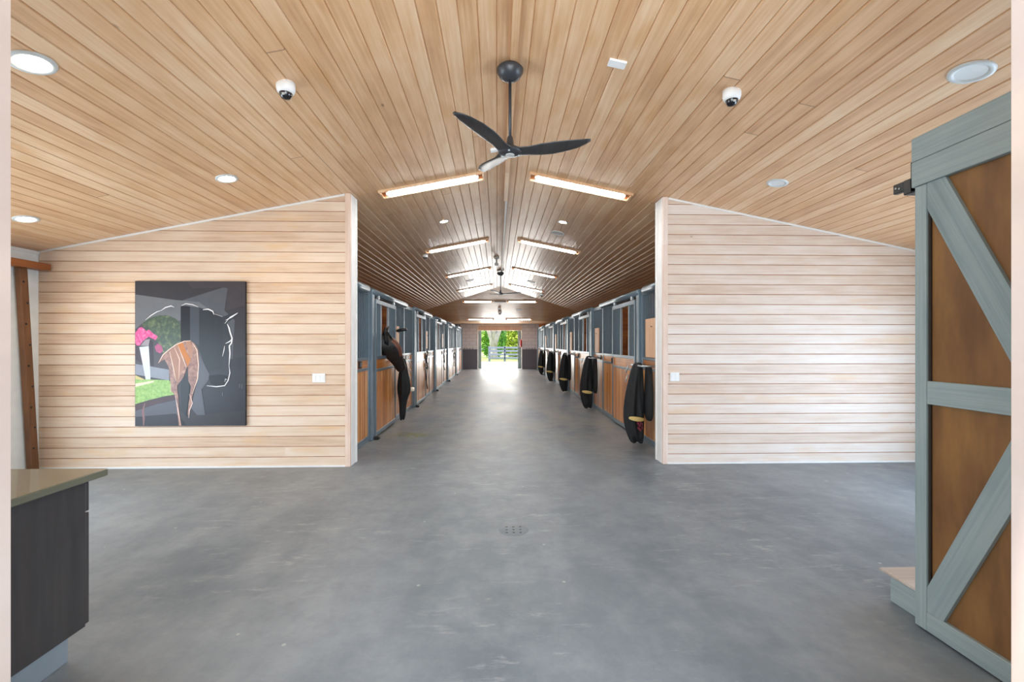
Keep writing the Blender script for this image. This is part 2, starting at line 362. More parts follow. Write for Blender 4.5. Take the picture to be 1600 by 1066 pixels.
# ------------------------------------------------------------------ the shell
def struct(mb, name, mats, **kw): return mb.build(name, mats, kind='structure', **kw)
b = MB(); b.add([(WL-.4,-4,0),(WR+.4,-4,0),(WR+.4,27.1,0),(WL-.4,27.1,0)], [(0,1,2,3)]); struct(b, 'floor', m_floor)
GW, GD = .009, .0075   # V-groove width, depth
def groove_profile(length, pitch, first=0.0, GW=GW, GD=GD):
    """(u, depth) pairs for a boarded surface, grooves at multiples of pitch"""
    out = [(0.0, 0.0)]; k = 1
    while k*pitch-first < length-.01:
        u = k*pitch-first
        if u > GW: out += [(u-GW/2, 0), (u, GD), (u+GW/2, 0)]
        k += 1
    out.append((length, 0)); return out
def gable(side, name):
    b = MB(); half = 5.9; pr = groove_profile(half, .125, 0, .015, .0095); vv = []
    for u, d in pr:
        x = RX+side*u; z = RZ-SL*u+d
        vv += [(x, .7, z), (x, YH+u, z)]
    b.add(vv, [(2*i, 2*i+1, 2*i+3, 2*i+2) for i in range(len(pr)-1)])
    struct(b, name, m_ceil)
gable(-1, 'ceiling_left'); gable(1, 'ceiling_right')
b = MB(); run = 5.4; pr = groove_profile(run, .125, 0, .015, .0095); vv = []
for u, d in pr: vv += [(RX-u, YH+u, RZ-SL*u+d), (RX+u, YH+u, RZ-SL*u+d)]
b.add(vv, [(2*i, 2*i+1, 2*i+3, 2*i+2) for i in range(len(pr)-1)]); struct(b, 'ceiling_hip', m_hip)
b = MB(); b.box(WL-.3, WR+.3, YH+run-.01, YE+.8, RZ-SL*run, RZ-SL*run+.06); struct(b, 'ceiling_eave', m_flatceil)
# ridge: wood batten over the lobby, white conduit along the stalls
b = MB(); b.box(RX-.02, RX+.035, .7, 7.12, RZ-.032, RZ+.02); struct(b, 'trim_1', m_ridge)
b = MB(); b.box(RX+.0, RX+.035, 7.12, YH-.05, RZ-.035, RZ+.02); struct(b, 'trim_2', m_white)

# lobby partition walls: boarded face, cap at the aisle end
def front_wall(side, name, x0, x1, tz):
    # x0 = aisle end, x1 = outer end
    b = MB(); s_ = side; pitch = .124
    pr = groove_profile(3.5, pitch, 0, .009, .010)
    # face strips, clipped at the roof line by finishing each strip at its own height
    xs = (x0, x1)
    zs = [(z, d) for z, d in pr]
    def zt(x): return cz(x)+.01
    vv = []; fs = []
    for i in range(len(zs)-1):
        (z0, d0), (z1, d1) = zs[i], zs[i+1]
        # for slope: find x where roof = z
        def lim(z):
            xx = RX+s_*(RZ-z)/SL
            return min(x1, xx) if s_ > 0 else max(x1, xx)
        a0, a1 = lim(z0), lim(z1)
        if (s_ > 0 and a1 <= x0) or (s_ < 0 and a1 >= x0): a1 = x0
        n = len(vv); vv += [(x0, YW+d0, z0), (a0, YW+d0, z0), (a1, YW+d1, z1), (x0, YW+d1, z1)]; fs.append((n, n+1, n+2, n+3))
        if z1 > cz(x0): break
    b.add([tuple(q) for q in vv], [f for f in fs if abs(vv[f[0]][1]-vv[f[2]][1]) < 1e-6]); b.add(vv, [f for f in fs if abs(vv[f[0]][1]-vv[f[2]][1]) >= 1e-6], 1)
    # body behind
    yb = YW+.22
    P = [(x0, 0), (x1, 0), (x1, zt(x1)), (x0, zt(x0))]
    b.prism([(x, YW+.014, z) for x, z in P], (0, .22-.014, 0))
    struct(b, name, [m_wall_warm if side < 0 else m_wall, m_groove])
front_wall(-1, 'wall_front_left', -1.80, WL, 0); front_wall(1, 'wall_front_right', 2.07, WR, 0)
# corner boards and white end caps
for nm, x, s_, k in (('trim_3', -1.80, 1, 0), ('trim_4', 2.07, -1, 0)):
    b = MB(); b.bbox(x-s_*.045, x+s_*.018, YW-.012, YW+.03, 0.0, cz(x)-.004, .004); struct(b, nm, m_trimw)
for nm, x, s_ in (('trim_5', -1.80, 1), ('trim_6', 2.07, -1)):
    b = MB(); b.bbox(x+s_*.001, x+s_*.02, YW+.032, YW+.235, 0.0, cz(x+s_*.02)-.004, .004); b.bbox(x-s_*.02, x+s_*.028, YW+.2, YW+.245, 0.0, cz(x)-.006, .004); struct(b, nm, m_trimwhite)
# crown strip and baseboard
for nm, xa, xb, s_ in (('trim_7', -1.85, WL, -1), ('trim_8', 2.12, WR, 1)):
    b = MB(); b.prism([(xa, YW-.012, cz(xa)-.001), (xb, YW-.012, cz(xb)-.001), (xb, YW-.012, cz(xb)-.022), (xa, YW-.012, cz(xa)-.022)], (0, .014, 0)); struct(b, nm, m_trimwhite)
b = MB(); b.box(WL, -1.845, YW-.01, YW+.004, 0, .022); struct(b, 'baseboard_left', m_trimwhite)
b = MB(); b.box(2.115, WR, YW-.01, YW+.004, 0, .022); struct(b, 'baseboard_right', m_trimwhite)

# outer side walls with unseen openings added to let daylight in
def wall_with_holes(b, X0, X1, y0, y1, z1, holes):
    ys = sorted(set([y0, y1]+[q for h in holes for q in h[:2]]))
    for a, c in zip(ys, ys[1:]):
        zz = [0]; hs = [h for h in holes if h[0] <= a and h[1] >= c]
        if hs:
            h = hs[0]
            if h[2] > 0: b.box(X0, X1, a, c, 0, h[2])
            b.box(X0, X1, a, c, h[3], z1)
        else: b.box(X0, X1, a, c, 0, z1)
posts = [7.25+3.66*k for k in range(6)]
wh = [(p+1.2, p+2.4, 1.25, 2.15) for p in posts[:5]]
b = MB(); wall_with_holes(b, WL-.15, WL, .9, YW+.22, 2.62, [(1.6, 4.7, 0, 2.4)]); struct(b, 'wall_left', m_wallw)
b = MB(); wall_with_holes(b, WR, WR+.15, .9, YW+.22, 2.62, [(1.8, 4.9, 0, 2.4)]); struct(b, 'wall_right', m_wallw)
b = MB(); wall_with_holes(b, WL-.15, WL, YW+.22, 27.4, 2.62, wh); struct(b, 'wall_stalls_left', m_partx)
b = MB(); wall_with_holes(b, WR, WR+.15, YW+.22, 27.4, 2.62, wh); struct(b, 'wall_stalls_right', m_partx)
b = MB(); b.box(WL, WL+.015, 4.9, YW-.0, 2.555, 2.585); struct(b, 'trim_9', m_trimwhite)
# stall partitions
for p in posts:
    for s_, xf, xo in ((-1, XL, WL), (1, XR, WR)):
        b = MB(); x_ = xf+s_*.13
        pr = groove_profile(2.3, .15)
        b.box(x_, xo, p-.03, p+.03, 0, 2.3)
        struct(b, 'wall_divider', m_part)
# entrance wall beside the camera (jambs of the doorway the picture is taken through)
xj0 = onY(19.5, 500, 1.12).x; xj1 = onY(1577.5, 500, 1.12).x
b = MB(); b.bbox(xj0-.16, xj0, .96, 1.12, 0, cz(xj0)+.01, .004); struct(b, 'trim_10', m_trimy)
b = MB(); b.bbox(xj1, xj1+.16, .96, 1.12, 0, cz(xj1)+.01, .004); struct(b, 'trim_11', m_trimy)
b = MB(); b.prism([(xj0-.16, .97, 0), (WL, .97, 0), (WL, .97, cz(WL)), (xj0-.16, .97, cz(xj0-.16))], (0, .13, 0)); struct(b, 'wall_entrance_left', m_wall)
b = MB(); b.prism([(xj1+.16, .97, 0), (WR, .97, 0), (WR, .97, cz(WR)), (xj1+.16, .97, cz(xj1+.16))], (0, .13, 0)); struct(b, 'wall_entrance_right', m_wall)

# end wall: painted block piers over a grey dado, header, part-closed sliding leaves
xa, xb_ = -1.16, 1.45
eh = RZ-SL*run
for nm, x0, x1 in (('wall_end_left', -2.13, xa), ('wall_end_right', xb_, 2.42)):
    b = MB(); b.box(x0, x1, YE, YE+.25, 1.15, eh, 0); b.box(x0-.012, x1+.012, YE-.02, YE+.26, 0, 1.15, 1); struct(b, nm, [m_block, m_dado])
b = MB(); b.box(WL, -2.13, 27.3, 27.42, 0, eh); struct(b, 'wall_back_left', m_dado)
b = MB(); b.box(2.42, WR, 27.3, 27.42, 0, eh); struct(b, 'wall_back_right', m_part)
b = MB(); b.box(xa, xb_, YE+.04, YE+.2, 2.23, eh); struct(b, 'wall_end_header', m_trimw)
b = MB(); b.bbox(xa, xb_, YE-.03, YE+.04, 2.52, eh-.001, .004); struct(b, 'trim_12', m_trimwhite)
for nm, x0, x1 in (('door_1', xa, -.93), ('door_2', 1.2, xb_)):
    b = MB(); b.bbox(x0, x1, YE+.27, YE+.32, .02, 2.24, .004)
    for zz in (.1, 1.1, 2.0): b.bbox(x0+.01, x1-.01, YE+.255, YE+.27, zz, zz+.12, .003)
    struct(b, nm, m_teal)
for nm, x0, x1 in (('trim_13', xa, xa+.05), ('trim_14', xb_-.05, xb_)):
    b = MB(); b.bbox(x0, x1, YE-.01, YE+.25, 0, 2.52, .004); struct(b, nm, m_trimwhite)

# ------------------------------------------------------------------ outdoors beyond the far doorway
b = MB(); b.box(-60, 60, 27.1, 37.5, -.06, -.005); struct(b, 'ground_apron', m_apron)
b = MB(); b.box(-60, 60, 37.5, 90, -.07, .0); struct(b, 'ground_grass', m_grass)
b = MB(); b.box(-60, 60, -60, -4, -.06, -.005); b.box(-60, WL-.4, -4, 27.1, -.06, -.005); b.box(WR+.4, 60, -4, 27.1, -.06, -.005); struct(b, 'ground_yard', m_apron)
fe = thing('paddock_fence', (-.65, 38.2, 0), 'weathered grey board paddock fence beyond the far doorway', 'fence')
for x in (-.65, .62, 2.9, 5.2, 7.5, 9.8):
    b = MB(); b.bbox(x-.09, x+.09, 38.2, 38.36, 0, 1.24, .01); b.build('fence_post', m_fence, fe)
for i, (x0, x1) in enumerate(((-.65, .62), (.62, 2.9), (2.9, 5.2), (5.2, 7.5), (7.5, 9.8))):
    for z in (.22, .5, .79, 1.06):
        b = MB(); b.bbox(x0-.05, x1+.05, 38.14, 38.195, z, z+.15, .006); b.build('fence_rail', m_fence, fe)
def leaves(b, c, r, n, size=.16, mi=0):
    for i in range(n):
        while True:
            d = Vector((random.uniform(-1,1), random.uniform(-1,1), random.uniform(-1,1)))
            if d.length <= 1: break
        p = Vector((c[0]+d.x*r[0], c[1]+d.y*r[1], max(.05, c[2]+d.z*r[2])))
        t = Vector((random.uniform(-1,1), random.uniform(-1,1), random.uniform(-1,1))).normalized(); u = t.orthogonal().normalized()
        w_ = size*random.uniform(.6, 1.3)
        b.add([p-t*w_, p+u*w_*.4, p+t*w_, p-u*w_*.4], [(0,1,2,3)], mi)
sh_lab = [('yellow-green leafy shrub at the left of the far doorway view', -3.0), ('bright green shrub directly behind the pale tree trunk', -.4),
          ('mixed yellow and green shrub right of the pale trunk', 2.0), ('bluish green shrub furthest right behind the paddock fence', 4.6), ('dark green shrub hidden left beyond the far doorway', -6.2)]
for i, (lb, x) in enumerate(sh_lab):
    yy_ = 47 if i % 2 else 49.2
    th_ = thing('shrub', (x, yy_, 0), lb, 'shrub', 'shrubs behind the paddock fence')
    b = MB(); leaves(b, (x, yy_, 1.9), ((1.35 if i % 2 else 1.9), .9, 2.0), 2600, .2); b.build('foliage', m_leaf[(1, 0, 1, 2, 0)[i]], th_)
    b = MB(); leaves(b, (x+.2, yy_, 3.4), (1.25, .8, 1.6), 900, .2); b.build('foliage', m_leaf[(0, 2, 0, 1, 2)[i]], th_)
    b = MB()
    for k in range(6): b.tube([(x+random.uniform(-.3,.3), yy_, 0), (x+random.uniform(-.9,.9), yy_, 1.2), (x+random.uniform(-1.3,1.3), yy_, 3)], [.05,.04,.02], 6)
    b.build('stems', m_bark, th_)
tr = thing('tree', (-.35, 43.5, 0), 'pale-barked forked tree trunk behind the paddock fence', 'tree')
b = MB()
b.tube([(-.3,43.5,-.05),(-.33,43.5,.5),(-.38,43.5,1.3),(-.45,43.5,1.9),(-.75,43.4,2.6),(-1.1,43.3,4.0),(-1.5,43.2,6)], [.44,.37,.33,.3,.24,.2,.1], 12)
b.tube([(-.38,43.5,1.2),(-.2,43.5,1.9),(.1,43.6,2.6),(.5,43.8,3.8),(1.2,44,6)], [.36,.34,.27,.2,.1], 12)
b.tube([(-.4,43.5,1.7),(-.35,43.3,2.7),(-.3,43.1,4.5)], [.3,.2,.1], 10)
b.build('trunk', m_bark, tr)
b = MB(); leaves(b, (-.2, 43.6, 6.4), (3.4, 3, 1.9), 3500, .2); b.build('crown', m_leaf[0], tr)

# ------------------------------------------------------------------ stall fronts
def planks(b, X, s_, y0, y1, z0, z1, th=.03):
    """vertical tongue and groove boards, face towards the aisle"""
    pr = groove_profile(y1-y0, .115); vv = []
    for u, d in pr: vv += [(X+s_*d*.8, y0+u, z0), (X+s_*d*.8, y0+u, z1)]
    b.add(vv, [(2*i, 2*i+1, 2*i+3, 2*i+2) for i in range(len(pr)-1)])
    b.box(X+s_*.008, X+s_*th, y0, y1, z0, z1)
def bars(b, X, y0, y1, z0, z1, pitch=.078, r=.0105):
    n = max(1, int(round((y1-y0)/pitch)))
    for i in range(n):
        y = y0+(i+.5)*(y1-y0)/n; b.tube([(X, y, z0), (X, y, z1)], r, 8, cap=False)
def fixed_panel(par, X, s_, y0, y1, first=False):
    xm = X+s_*.02
    b = MB(); planks(b, X+s_*.012, s_, y0+.03, y1-.03, .09, 1.09); b.build('plank_panel', m_stall, par)
    b = MB(); b.box(X+s_*.012, X+s_*.04, y0+.03, y1-.03, 1.13, 1.25); b.build('upper_board', m_band, par)
    b = MB(); bars(b, xm, y0+.03, y1-.03, 1.28, 2.24); b.build('bar_grille', m_steeld, par)
    fr = MB()
    for z0, z1 in ((.0, .09), (1.09, 1.13), (1.245, 1.285)): fr.bbox(X, X+s_*.045, y0, y1, z0, z1, .004)
    for y in (y0, y1-.035): fr.bbox(X-s_*.003, X+s_*.048, y, y+.035, 0.002, 2.25, .004)
    fr.build('panel_frame', m_steel, par)
def stall_front(side, Y0, label, group):
    s_ = side; X = XL if side < 0 else XR
    par = thing('horse_stall', (X, Y0, 0), label, 'stall', group)
    L = 3.66
    b = MB(); b.bbox(X-s_*.045, X+s_*.11, Y0-.07, Y0+.07, 0, 2.33, .008); b.build('post', m_steel, par)
    b = MB(); b.bbox(X, X+s_*.06, Y0+.07, Y0+L-.07, 2.24, 2.32, .006); b.build('top_rail', m_steel, par)
    # half-round hood over the sliding door track
    ring = []
    y1 = Y0+2.62
    for k in range(9):
        a = -PI/2+PI*k/8+.2; ring.append((math.cos(a)*.075, math.sin(a)*.055))
    b = MB(); rr = []
    for y in (Y0-.05, y1):
        rr.append([Vector((X-s_*(.005+q[0]), y, 2.30+q[1])) for q in ring])
    b.loft(rr); b.build('track_hood', m_steel, par)
    d2 = Y0+1.55; d3 = Y0+2.58
    fixed_panel(par, X, s_, d2, d3); fixed_panel(par, X, s_, d3, Y0+L-.07)
    # sliding door
    xd = X-s_*.055
    ya, yb = Y0+.1, Y0+1.56
    dr = MB()
    for y in (ya, yb-.045): dr.bbox(xd, xd+s_*.045, y, y+.045, .03, 2.2, .005)
    for z0, z1 in ((.03, .1), (1.05, 1.09), (1.24, 1.29), (2.13, 2.2)): dr.bbox(xd+s_*.001, xd+s_*.044, ya+.04, yb-.04, z0, z1, .004)
    d = dr.build('door', m_steel, par)
    b = MB(); planks(b, xd+s_*.01, s_, ya+.045, yb-.045, .1, 1.05); b.build('plank_panel', m_stall, d)
    b = MB(); b.box(xd+s_*.012, xd+s_*.035, ya+.045, yb-.045, 1.09, 1.24); b.build('upper_board', m_band, d)
    oa, ob = Y0+.46, Y0+1.0
    for q0, q1 in ((ya+.045, oa), (ob, yb-.045)):
        b = MB(); bars(b, xd+s_*.02, q0, q1, 1.29, 2.13); b.build('bar_grille', m_steeld, d)
    for y in (oa, ob-.03): b = MB(); b.bbox(xd+s_*.005, xd+s_*.04, y, y+.03, 1.29, 2.13, .004); b.build('opening_stile', m_galv, d)
    b = MB(); b.bbox(xd-s_*.02, xd, yb-.035, yb-.012, 1.12, 1.22, .004); b.build('latch', m_black, d)
    for y in (ya+.15, yb-.2):
        b = MB(); b.bbox(xd-s_*.004, xd+s_*.03, y, y+.08, 2.2, 2.27, .004); b.build('door_hanger', m_galv, d)
    # floor guide and hardware
    b = MB(); b.bbox(X-s_*.13, X-s_*.05, Y0+.0, Y0+.09, 0, .05, .012); b.build('floor_guide', m_black, par)
    b = MB(); b.bbox(X-s_*.012, X, d3+.15, d3+.28, 1.14, 1.24, .004); b.build('name_plate_holder', m_black, par)
    b = MB(); b.bbox(X-s_*.012, X, d3+.42, d3+.5, 1.15, 1.23, .004); b.build('switch_box', m_black, par)
    return par
GL, GR = 'stall fronts in the left row', 'stall fronts in the right row'
LL = ['grey steel and wood stall front where the black horse looks out', 'stall front with bridle on planks, next after the horse in left row',
      'left-row stall front holding the middle one of three hung bridles', 'left-row stall front carrying the farthest of the three bridles', 'last stall front of the left row beside the end wall']
RL = ['nearest full right-row stall front, between nearest and second black blanket', 'right-row stall front between the second and third hanging blankets',
      'right-row stall front between the third and fourth hanging blankets', 'right-row stall front between the fourth and fifth hanging blankets', 'last stall front of the right row next to the end wall']
pl = stall_front(-1, posts[0], LL[0], GL); pr_ = stall_front(1, posts[0], RL[0], GR)
for k in range(1, 5):
    copy_tree(pl, (XL, posts[k], 0), LL[k]); copy_tree(pr_, (XR, posts[k], 0), RL[k])
for s_, X, lb, g in ((-1, XL, 'short barred stall panel right behind the left partition wall corner', GL), (1, XR, 'short barred stall panel behind the right partition wall, blanket hanging before it', GR)):
    par = thing('horse_stall', (X, YW+.3, 0), lb, 'stall')
    fixed_panel(par, X, s_, YW+.26, posts[0]-.08)
    b = MB(); b.bbox(X, X+s_*.06, YW+.26, posts[0]-.08, 2.24, 2.32, .006); b.build('top_rail', m_steel, par)
    b = MB(); b.lathe([(.001, 0), (.06, 0), (.06, .95), (.001, .95)], n=12, M=Matrix.Rotation(-PI/2, 3, 'X') , c=(X-s_*.03, YW+.26, 2.30)); b.build('track_hood', m_steel, par)
    if s_ < 0:
        y = onX(563, 572, X).y
        b = MB(); b.bbox(X+.006, X+.014-.03, y-.06, y+.06, 1.14, 1.24, .003); q = b.build('name_plate_holder', m_black, par)
        # small letter-like marks
        b = MB(); xx = X+.0165
        b.box(X+.014, xx, y-.045, y-.03, 1.16, 1.225); b.box(X+.014, xx, y-.045, y-.01, 1.21, 1.225); b.box(X+.014, xx, y-.045, y-.01, 1.185, 1.197); b.box(X+.014, xx, y+.01, y+.025, 1.16, 1.225); b.box(X+.014, xx, y+.01, y+.045, 1.21, 1.225)
        b.build('letter_mark', m_galv, q)
# end posts of both rows
for s_, X, lb in ((-1, XL, 'grey steel end post closing the left stall row'), (1, XR, 'grey steel end post closing the right stall row')):
    b = MB(); b.bbox(X-s_*.045, X+s_*.11, posts[5]-.07, posts[5]+.07, 0, 2.33, .008)
    b.build('stall_post', m_steel, origin=(X, posts[5], 0), label=lb, cat='post')

# wooden bridle boards hung on the grilles
def board(side, y0, y1, z0, z1, label):
    X = XL if side < 0 else XR; s_ = side
    t = thing('bridle_board', (X, (y0+y1)/2, z0), label, 'wooden board', 'wooden boards hung on the stall grilles')
    b = MB(); b.bbox(X-s_*.03, X-s_*.004, y0, y1, z0, z1, .005); b.build('board', m_board, t)
    b = MB(); ym = (y0+y1)/2; b.tube([(X-s_*.028, ym, z1-.12), (X-s_*.045, ym, z1-.125), (X-s_*.05, ym, z1-.11)], .006, 6); b.build('hook', m_black, t)
board(1, 6.28, 6.9, 1.29, 1.86, 'large plain wooden board on the grille beside the nearest blanket')
board(1, 10.12, 10.5, 1.29, 1.84, 'wooden board on the right grille above the second blanket')
board(1, 13.8, 14.15, 1.29, 1.84, 'wooden board on the right grille above the third blanket')
board(1, 17.45, 17.8, 1.29, 1.84, 'wooden board on the right grille above the fourth blanket')
board(1, 21.1, 21.45, 1.29, 1.84, 'wooden board on the right grille above the fifth blanket')
board(-1, 8.98, 9.2, 1.35, 1.83, 'pale wooden board behind the black horse ears')
board(-1, 12.7, 12.95, 1.35, 1.83, 'pale wooden board above the nearest hanging bridle')
board(-1, 16.35, 16.6, 1.35, 1.83, 'pale wooden board above the middle hanging bridle')

# ------------------------------------------------------------------ hanging blankets
def blanket(side, y, scale, label, xo=.15, mirror=1, fleece=True, seed=0, prof=None):
    """blanket folded lengthwise over a bar that stands out from the stall front"""
    rnd = random.Random(seed); s_ = side; X = (XL if s_ < 0 else XR)
    t = thing('horse_blanket', (X-s_*xo, y, 0), label, 'blanket', 'black horse blankets hung on the stall fronts')
    xc = X-s_*xo
    def fall(y0, prof, depth, ph, mt, name):
        b = MB(); rings = []
        N = 40
        for (z, yc, hw, hd) in prof:
            ring = []
            g_ = min(1, max(.15, (H_-z)/.35))
            for k in range(N):
                a = 2*PI*k/N
                rip = 1+g_*(.16*math.sin(5*a+ph+z*1.6)+.09*math.sin(9*a+ph*2-z*2.5)+.05*math.sin(2*a+z*5))
                hem = .05*math.sin(a*2+ph)+.03*math.sin(a*5+ph) if z < H_-.75 else 0
                ring.append(Vector((xc+s_*yc+math.sin(a)*hd*rip, y0+math.cos(a)*hw*rip, max(.035, z+hem*g_))))
            rings.append(ring)
        b.loft(rings); return b.build(name, mt, t, subsurf=1)
    H_ = 1.22
    main = prof or [(H_+.0,.03,.05,.03),(H_-.02,.02,.10,.06),(H_-.1,.01,.13,.08),(H_-.3,-.01,.155,.095),(H_-.55,-.03,.17,.115),(H_-.78,-.035,.18,.13),(H_-.92,-.02,.17,.125),(H_-1.05,0,.15,.11),(H_-1.13,.01,.12,.085),(H_-1.165,.015,.06,.04)]
    main = [(z, yc, hw*scale, hd*scale) for z, yc, hw, hd in main]
    c1 = fall(y, main, 1, seed, m_cloth, 'outer_fall')
    back = [(H_-.03,0,.06,.03),(H_-.06,0,.09,.05),(H_-.3,0,.12,.06),(H_-.6,0,.14,.07),(H_-.78,0,.15,.06),(H_-.83,0,.08,.03)]
    # second, shorter fall on the side of the bar nearer the planks
    xc0 = xc; 
    b = MB(); rings = []
    for (z, yc, hw, hd) in back:
        ring = []
        for k in range(32):
            a = 2*PI*k/32; rip = 1+.12*math.sin(4*a+seed+z*3)
            ring.append(Vector((xc0+s_*(.07 if prof else .13)+math.sin(a)*hd*rip*.75, y-.16*mirror+math.cos(a)*hw*rip*scale, z)))
        rings.append(ring)
    b.loft(rings); b.build('inner_fall', m_cloth2, t, subsurf=1)
    if fleece:
        b = MB(); z = H_-.78
        rings = []
        for i in range(9):
            f = i/8; yy = y-.205*scale+.30*scale*f; rr = .034*math.sin(PI*min(1, max(0, .12+f*.76)))**.5
            rings.append([Vector((xc-s_*(.15-.20*f+math.cos(2*PI*k/10)*.02), y-.20+.03*f-.03*math.sin(PI*f), z-.03*f+math.sin(2*PI*k/10)*rr)) for k in range(10)])
        b.loft(rings)
        # wrapped around the front so that the near end is seen too
        b.build('fleece_band', m_fleece, t)
    # straps with buckles at the far edge
    b = MB()
    for dx, dz in ((0, 0), (.02, .14), (-.01, .27)): b.tube([(xc-s_*.08, y+.12*scale+dx, H_-.05-dz), (xc-s_*.10, y+.14*scale+dx, H_-.11-dz), (xc-s_*.11, y+.15*scale+dx, H_-.16-dz)], .009, 6)
    b.build('buckle', m_galv, t)
    # bar
    b = MB(); b.tube([(X-s_*.002, y-.26, H_-.045), (xc+.0, y-.26, H_-.045), (xc, y-.2, H_-.045), (xc, y+.2, H_-.045), (xc, y+.26, H_-.045), (X-s_*.002, y+.26, H_-.045)], .013, 8)
    b.build('blanket_bar', m_galv, t)
    return t
b0 = blanket(1, 6.72, 1.0, 'nearest black quilted blanket, beside the right partition wall corner', .22, 1, True, 1)
b1 = blanket(1, 10.35, 1.0, 'second black blanket from the front on the right row', .22, 1, True, 2)
b2 = blanket(1, 14.0, 1.0, 'third black blanket from the front on the right row', .22, 1, True, 3)
b3 = blanket(1, 17.7, 1.0, 'fourth black blanket from the front on the right row', .22, 1, True, 4)
b4 = blanket(1, 21.4, 1.0, 'farthest black blanket on the right row near end wall', .22, 1, True, 5)
# red stitched emblem and cords near the hem of the nearest blanket
b = MB(); 
for q in ((-.03, .36), (-.01, .33), (.0, .37), (-.02, .29), (.02, .35), (.025, .30), (.0, .27)):
    b.bbox(XR-.22+q[0]-.007, XR-.22+q[0]+.007, 6.72-.215, 6.72-.14, q[1]-.018, q[1]+.018, .002)
b.build('red_emblem', plain('dull_red_thread', srgb(120,40,52), .8), b0)
lb_ = blanket(-1, 8.72, .95, 'black blanket hanging below the horse muzzle on left row', .21, -1, False, 9, [(1.22,.02,.04,.03),(1.2,.01,.07,.055),(1.1,.0,.10,.07),(.9,-.01,.13,.09),(.7,-.02,.15,.12),(.58,-.02,.14,.12),(.50,.0,.10,.085),(.36,.01,.07,.06),(.16,.02,.065,.055),(.08,.02,.05,.03)])
b = MB(); b.tube([(XL+.20, 8.60, 1.18), (XL+.21, 8.58, 1.1), (XL+.20, 8.58, 1.0)], .014, 6); b.build('white_strap', m_foam, lb_)
b = MB(); b.lathe([(.001,-.05),(.03,-.05),(.042,-.03),(.042,.03),(.03,.05),(.001,.05)], n=12, M=Matrix.Rotation(PI/2, 3, 'Y'), c=(XL+.36, 8.72, .64)); b.build('white_tie_end', m_foam, lb_)
# ------------------------------------------------------------------ bridles on the left row
def bridle(y, z0, z1, label, sd):
    r = random.Random(sd); x = XL+.05
    t = thing('bridle', (x, y, z0), label, 'bridle', 'black leather bridles hung on the left stall fronts')
    b = MB(); b.tube([(XL-.0, y, z1), (x+.05, y, z1), (x+.06, y, z1+.03)], .012, 8); b.build('hook', m_galv, t)
    def loop(w_, zt, zb, yo):
        pts = []
        for k in range(17):
            a = 2*PI*k/16; pts.append((x+.03+.02*math.sin(a*2+sd), y+yo+math.sin(a)*w_, (zt+zb)/2+math.cos(a)*(zt-zb)/2))
        return pts
    b = MB(); b.tube(loop(.07, z1, z1-.45, 0), .011, 6); b.tube(loop(.12, z1-.02, z1-.36, .05), .009, 6); b.build('headstall', m_leather, t)
    b = MB(); b.tube(loop(.06, z1-.4, z0, .02), .010, 6); b.build('reins', m_leather, t)
    b = MB(); b.tube(loop(.10, z1-.36, z1-.5, .04), .009, 6); b.build('noseband', m_leather, t)
    b = MB()
    for dz in (.34, .46): b.tube([(x+.05, y+.06+.03*math.cos(2*PI*k/8), z1-dz+.03*math.sin(2*PI*k/8)) for k in range(9)], .006, 6)
    b.build('bit_ring', m_galv, t)
bridle(12.45, .28, 1.3, 'nearest black bridle with long reins hung on left row planks', 1)
bridle(16.5, .55, 1.3, 'middle black bridle hung on the left row planks', 2)
bridle(20.3, .5, 1.3, 'farthest black bridle hung on the left row planks', 3)

